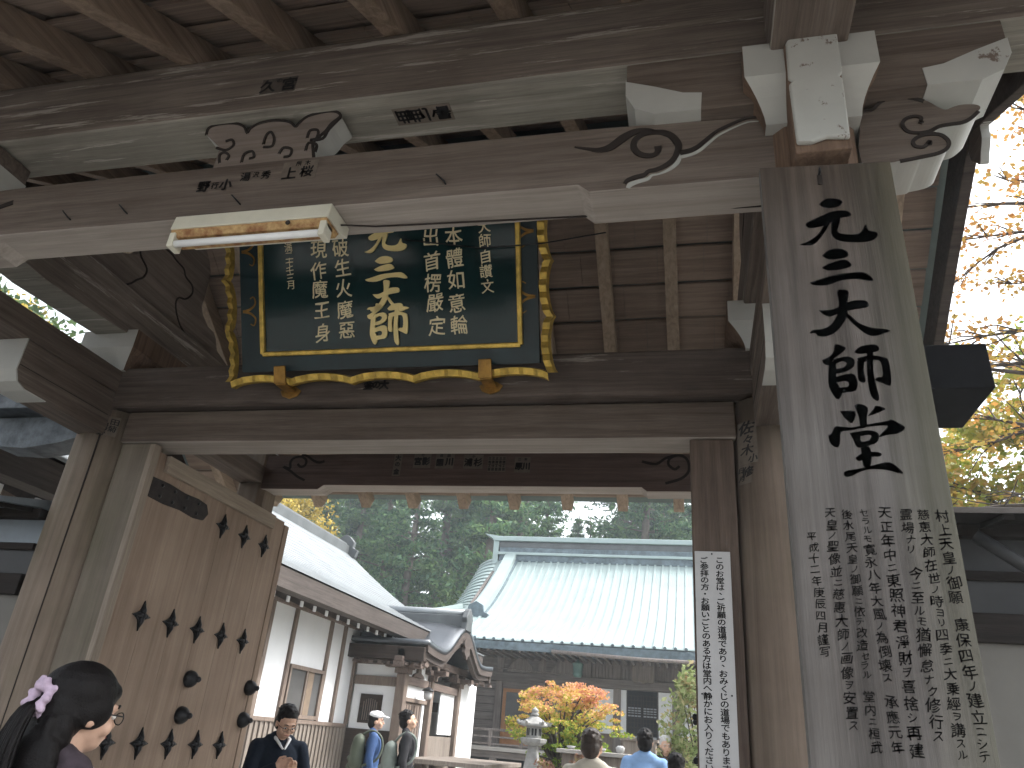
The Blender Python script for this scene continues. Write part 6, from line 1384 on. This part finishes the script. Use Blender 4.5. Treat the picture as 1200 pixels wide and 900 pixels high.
def rucksack(label, pt, fd, sc, mat, drop=0.0):
    t = thing('rucksack', label, 'rucksack', pt, R(fd-90), 'rucksacks on visitors')
    blob('bag', [('c', (-.09, -.19, 1.34-drop), .075, (.09, -.19, 1.34-drop), .075), ('c', (-.10, -.205, 1.05-drop), .095, (.10, -.205, 1.05-drop), .095), ('c', (-.10, -.20, 1.2-drop), .09, (.10, -.20, 1.2-drop), .09), ('c', (-.10, -.20, 1.32-drop), .085, (-.10, -.205, 1.05-drop), .095), ('c', (.10, -.20, 1.32-drop), .085, (.10, -.205, 1.05-drop), .095), ('e', (0, -.2, 1.18-drop), (.15, .105, .22))], .012, mat, t, sc, 3)
    blob('front_pocket', [('c', (-.07, -.29, 1.10-drop), .04, (.07, -.29, 1.10-drop), .04), ('c', (-.07, -.285, 1.0-drop), .045, (.07, -.285, 1.0-drop), .045)], .010, mat, t, sc, 3)
    for s in (-1, 1):
        mb = MB(); P = smooth2([(s*.10, -.16, 1.40-drop), (s*.12, -.04, 1.46-drop*0.3), (s*.125, .09, 1.39), (s*.135, .125, 1.25), (s*.16, .06, 1.10), (s*.13, -.12, 1.02)], 4)
        mb.tube([Vector(p)*sc for p in P], .017, 6); mb.build('strap', mat, t, local=True)
    return t
rucksack('olive rucksack on the back of the man in the white cap', (-4.33, 10.7, 0), 22, csc, 'olive')
rucksack('grey green rucksack on the back of the man in the black jacket', (-3.70, 10.3, 0), 20, bsc, 'greygreen', 0.08)
# seen from behind, in the court
person('person with tousled brown hair in a cream shirt seen from behind', -0.80, 6.5, 100, 1.61, 0, -22, top='cream_cloth', hair='hairbrown', vox=0.012)
blue_, _, _ = person('man with black hair in a light blue shirt seen from behind', -0.54, 9.0, 92, 1.70, 0, 0, top='blue_cloth', hair='hair', vox=0.012)
person('elderly white haired man in a brown jacket walking towards the gate', -0.43, 12.0, -85, 1.70, -6, 8, top='brown_cloth', hair='hairgrey', vox=0.012)
person('short dark haired visitor seen from behind at the edge of the notice jamb', -0.18, 7.6, 85, 1.49, 0, 0, top='black_cloth', hair='hair', vox=0.012)

# ------------------------------------------------------------------ the air: light autumn haze over the court and the wood
hz_m = bpy.data.materials.new('haze'); hz_m.use_nodes = True; hn = hz_m.node_tree
for q in list(hn.nodes):
    if q.type == 'BSDF_PRINCIPLED': hn.nodes.remove(q)
pv_ = hn.nodes.new('ShaderNodeVolumePrincipled'); pv_.inputs['Color'].default_value = (0.84, 0.94, 1.0, 1); pv_.inputs['Density'].default_value = 0.0022; pv_.inputs['Anisotropy'].default_value = 0.2
hn.links.new(pv_.outputs[0], [q for q in hn.nodes if q.type == 'OUTPUT_MATERIAL'][0].inputs['Volume'])
M['haze'] = hz_m
tag(MB().box(-170, 170, -170, 230, -1.5, 60).build('haze', 'haze'), kind='stuff')
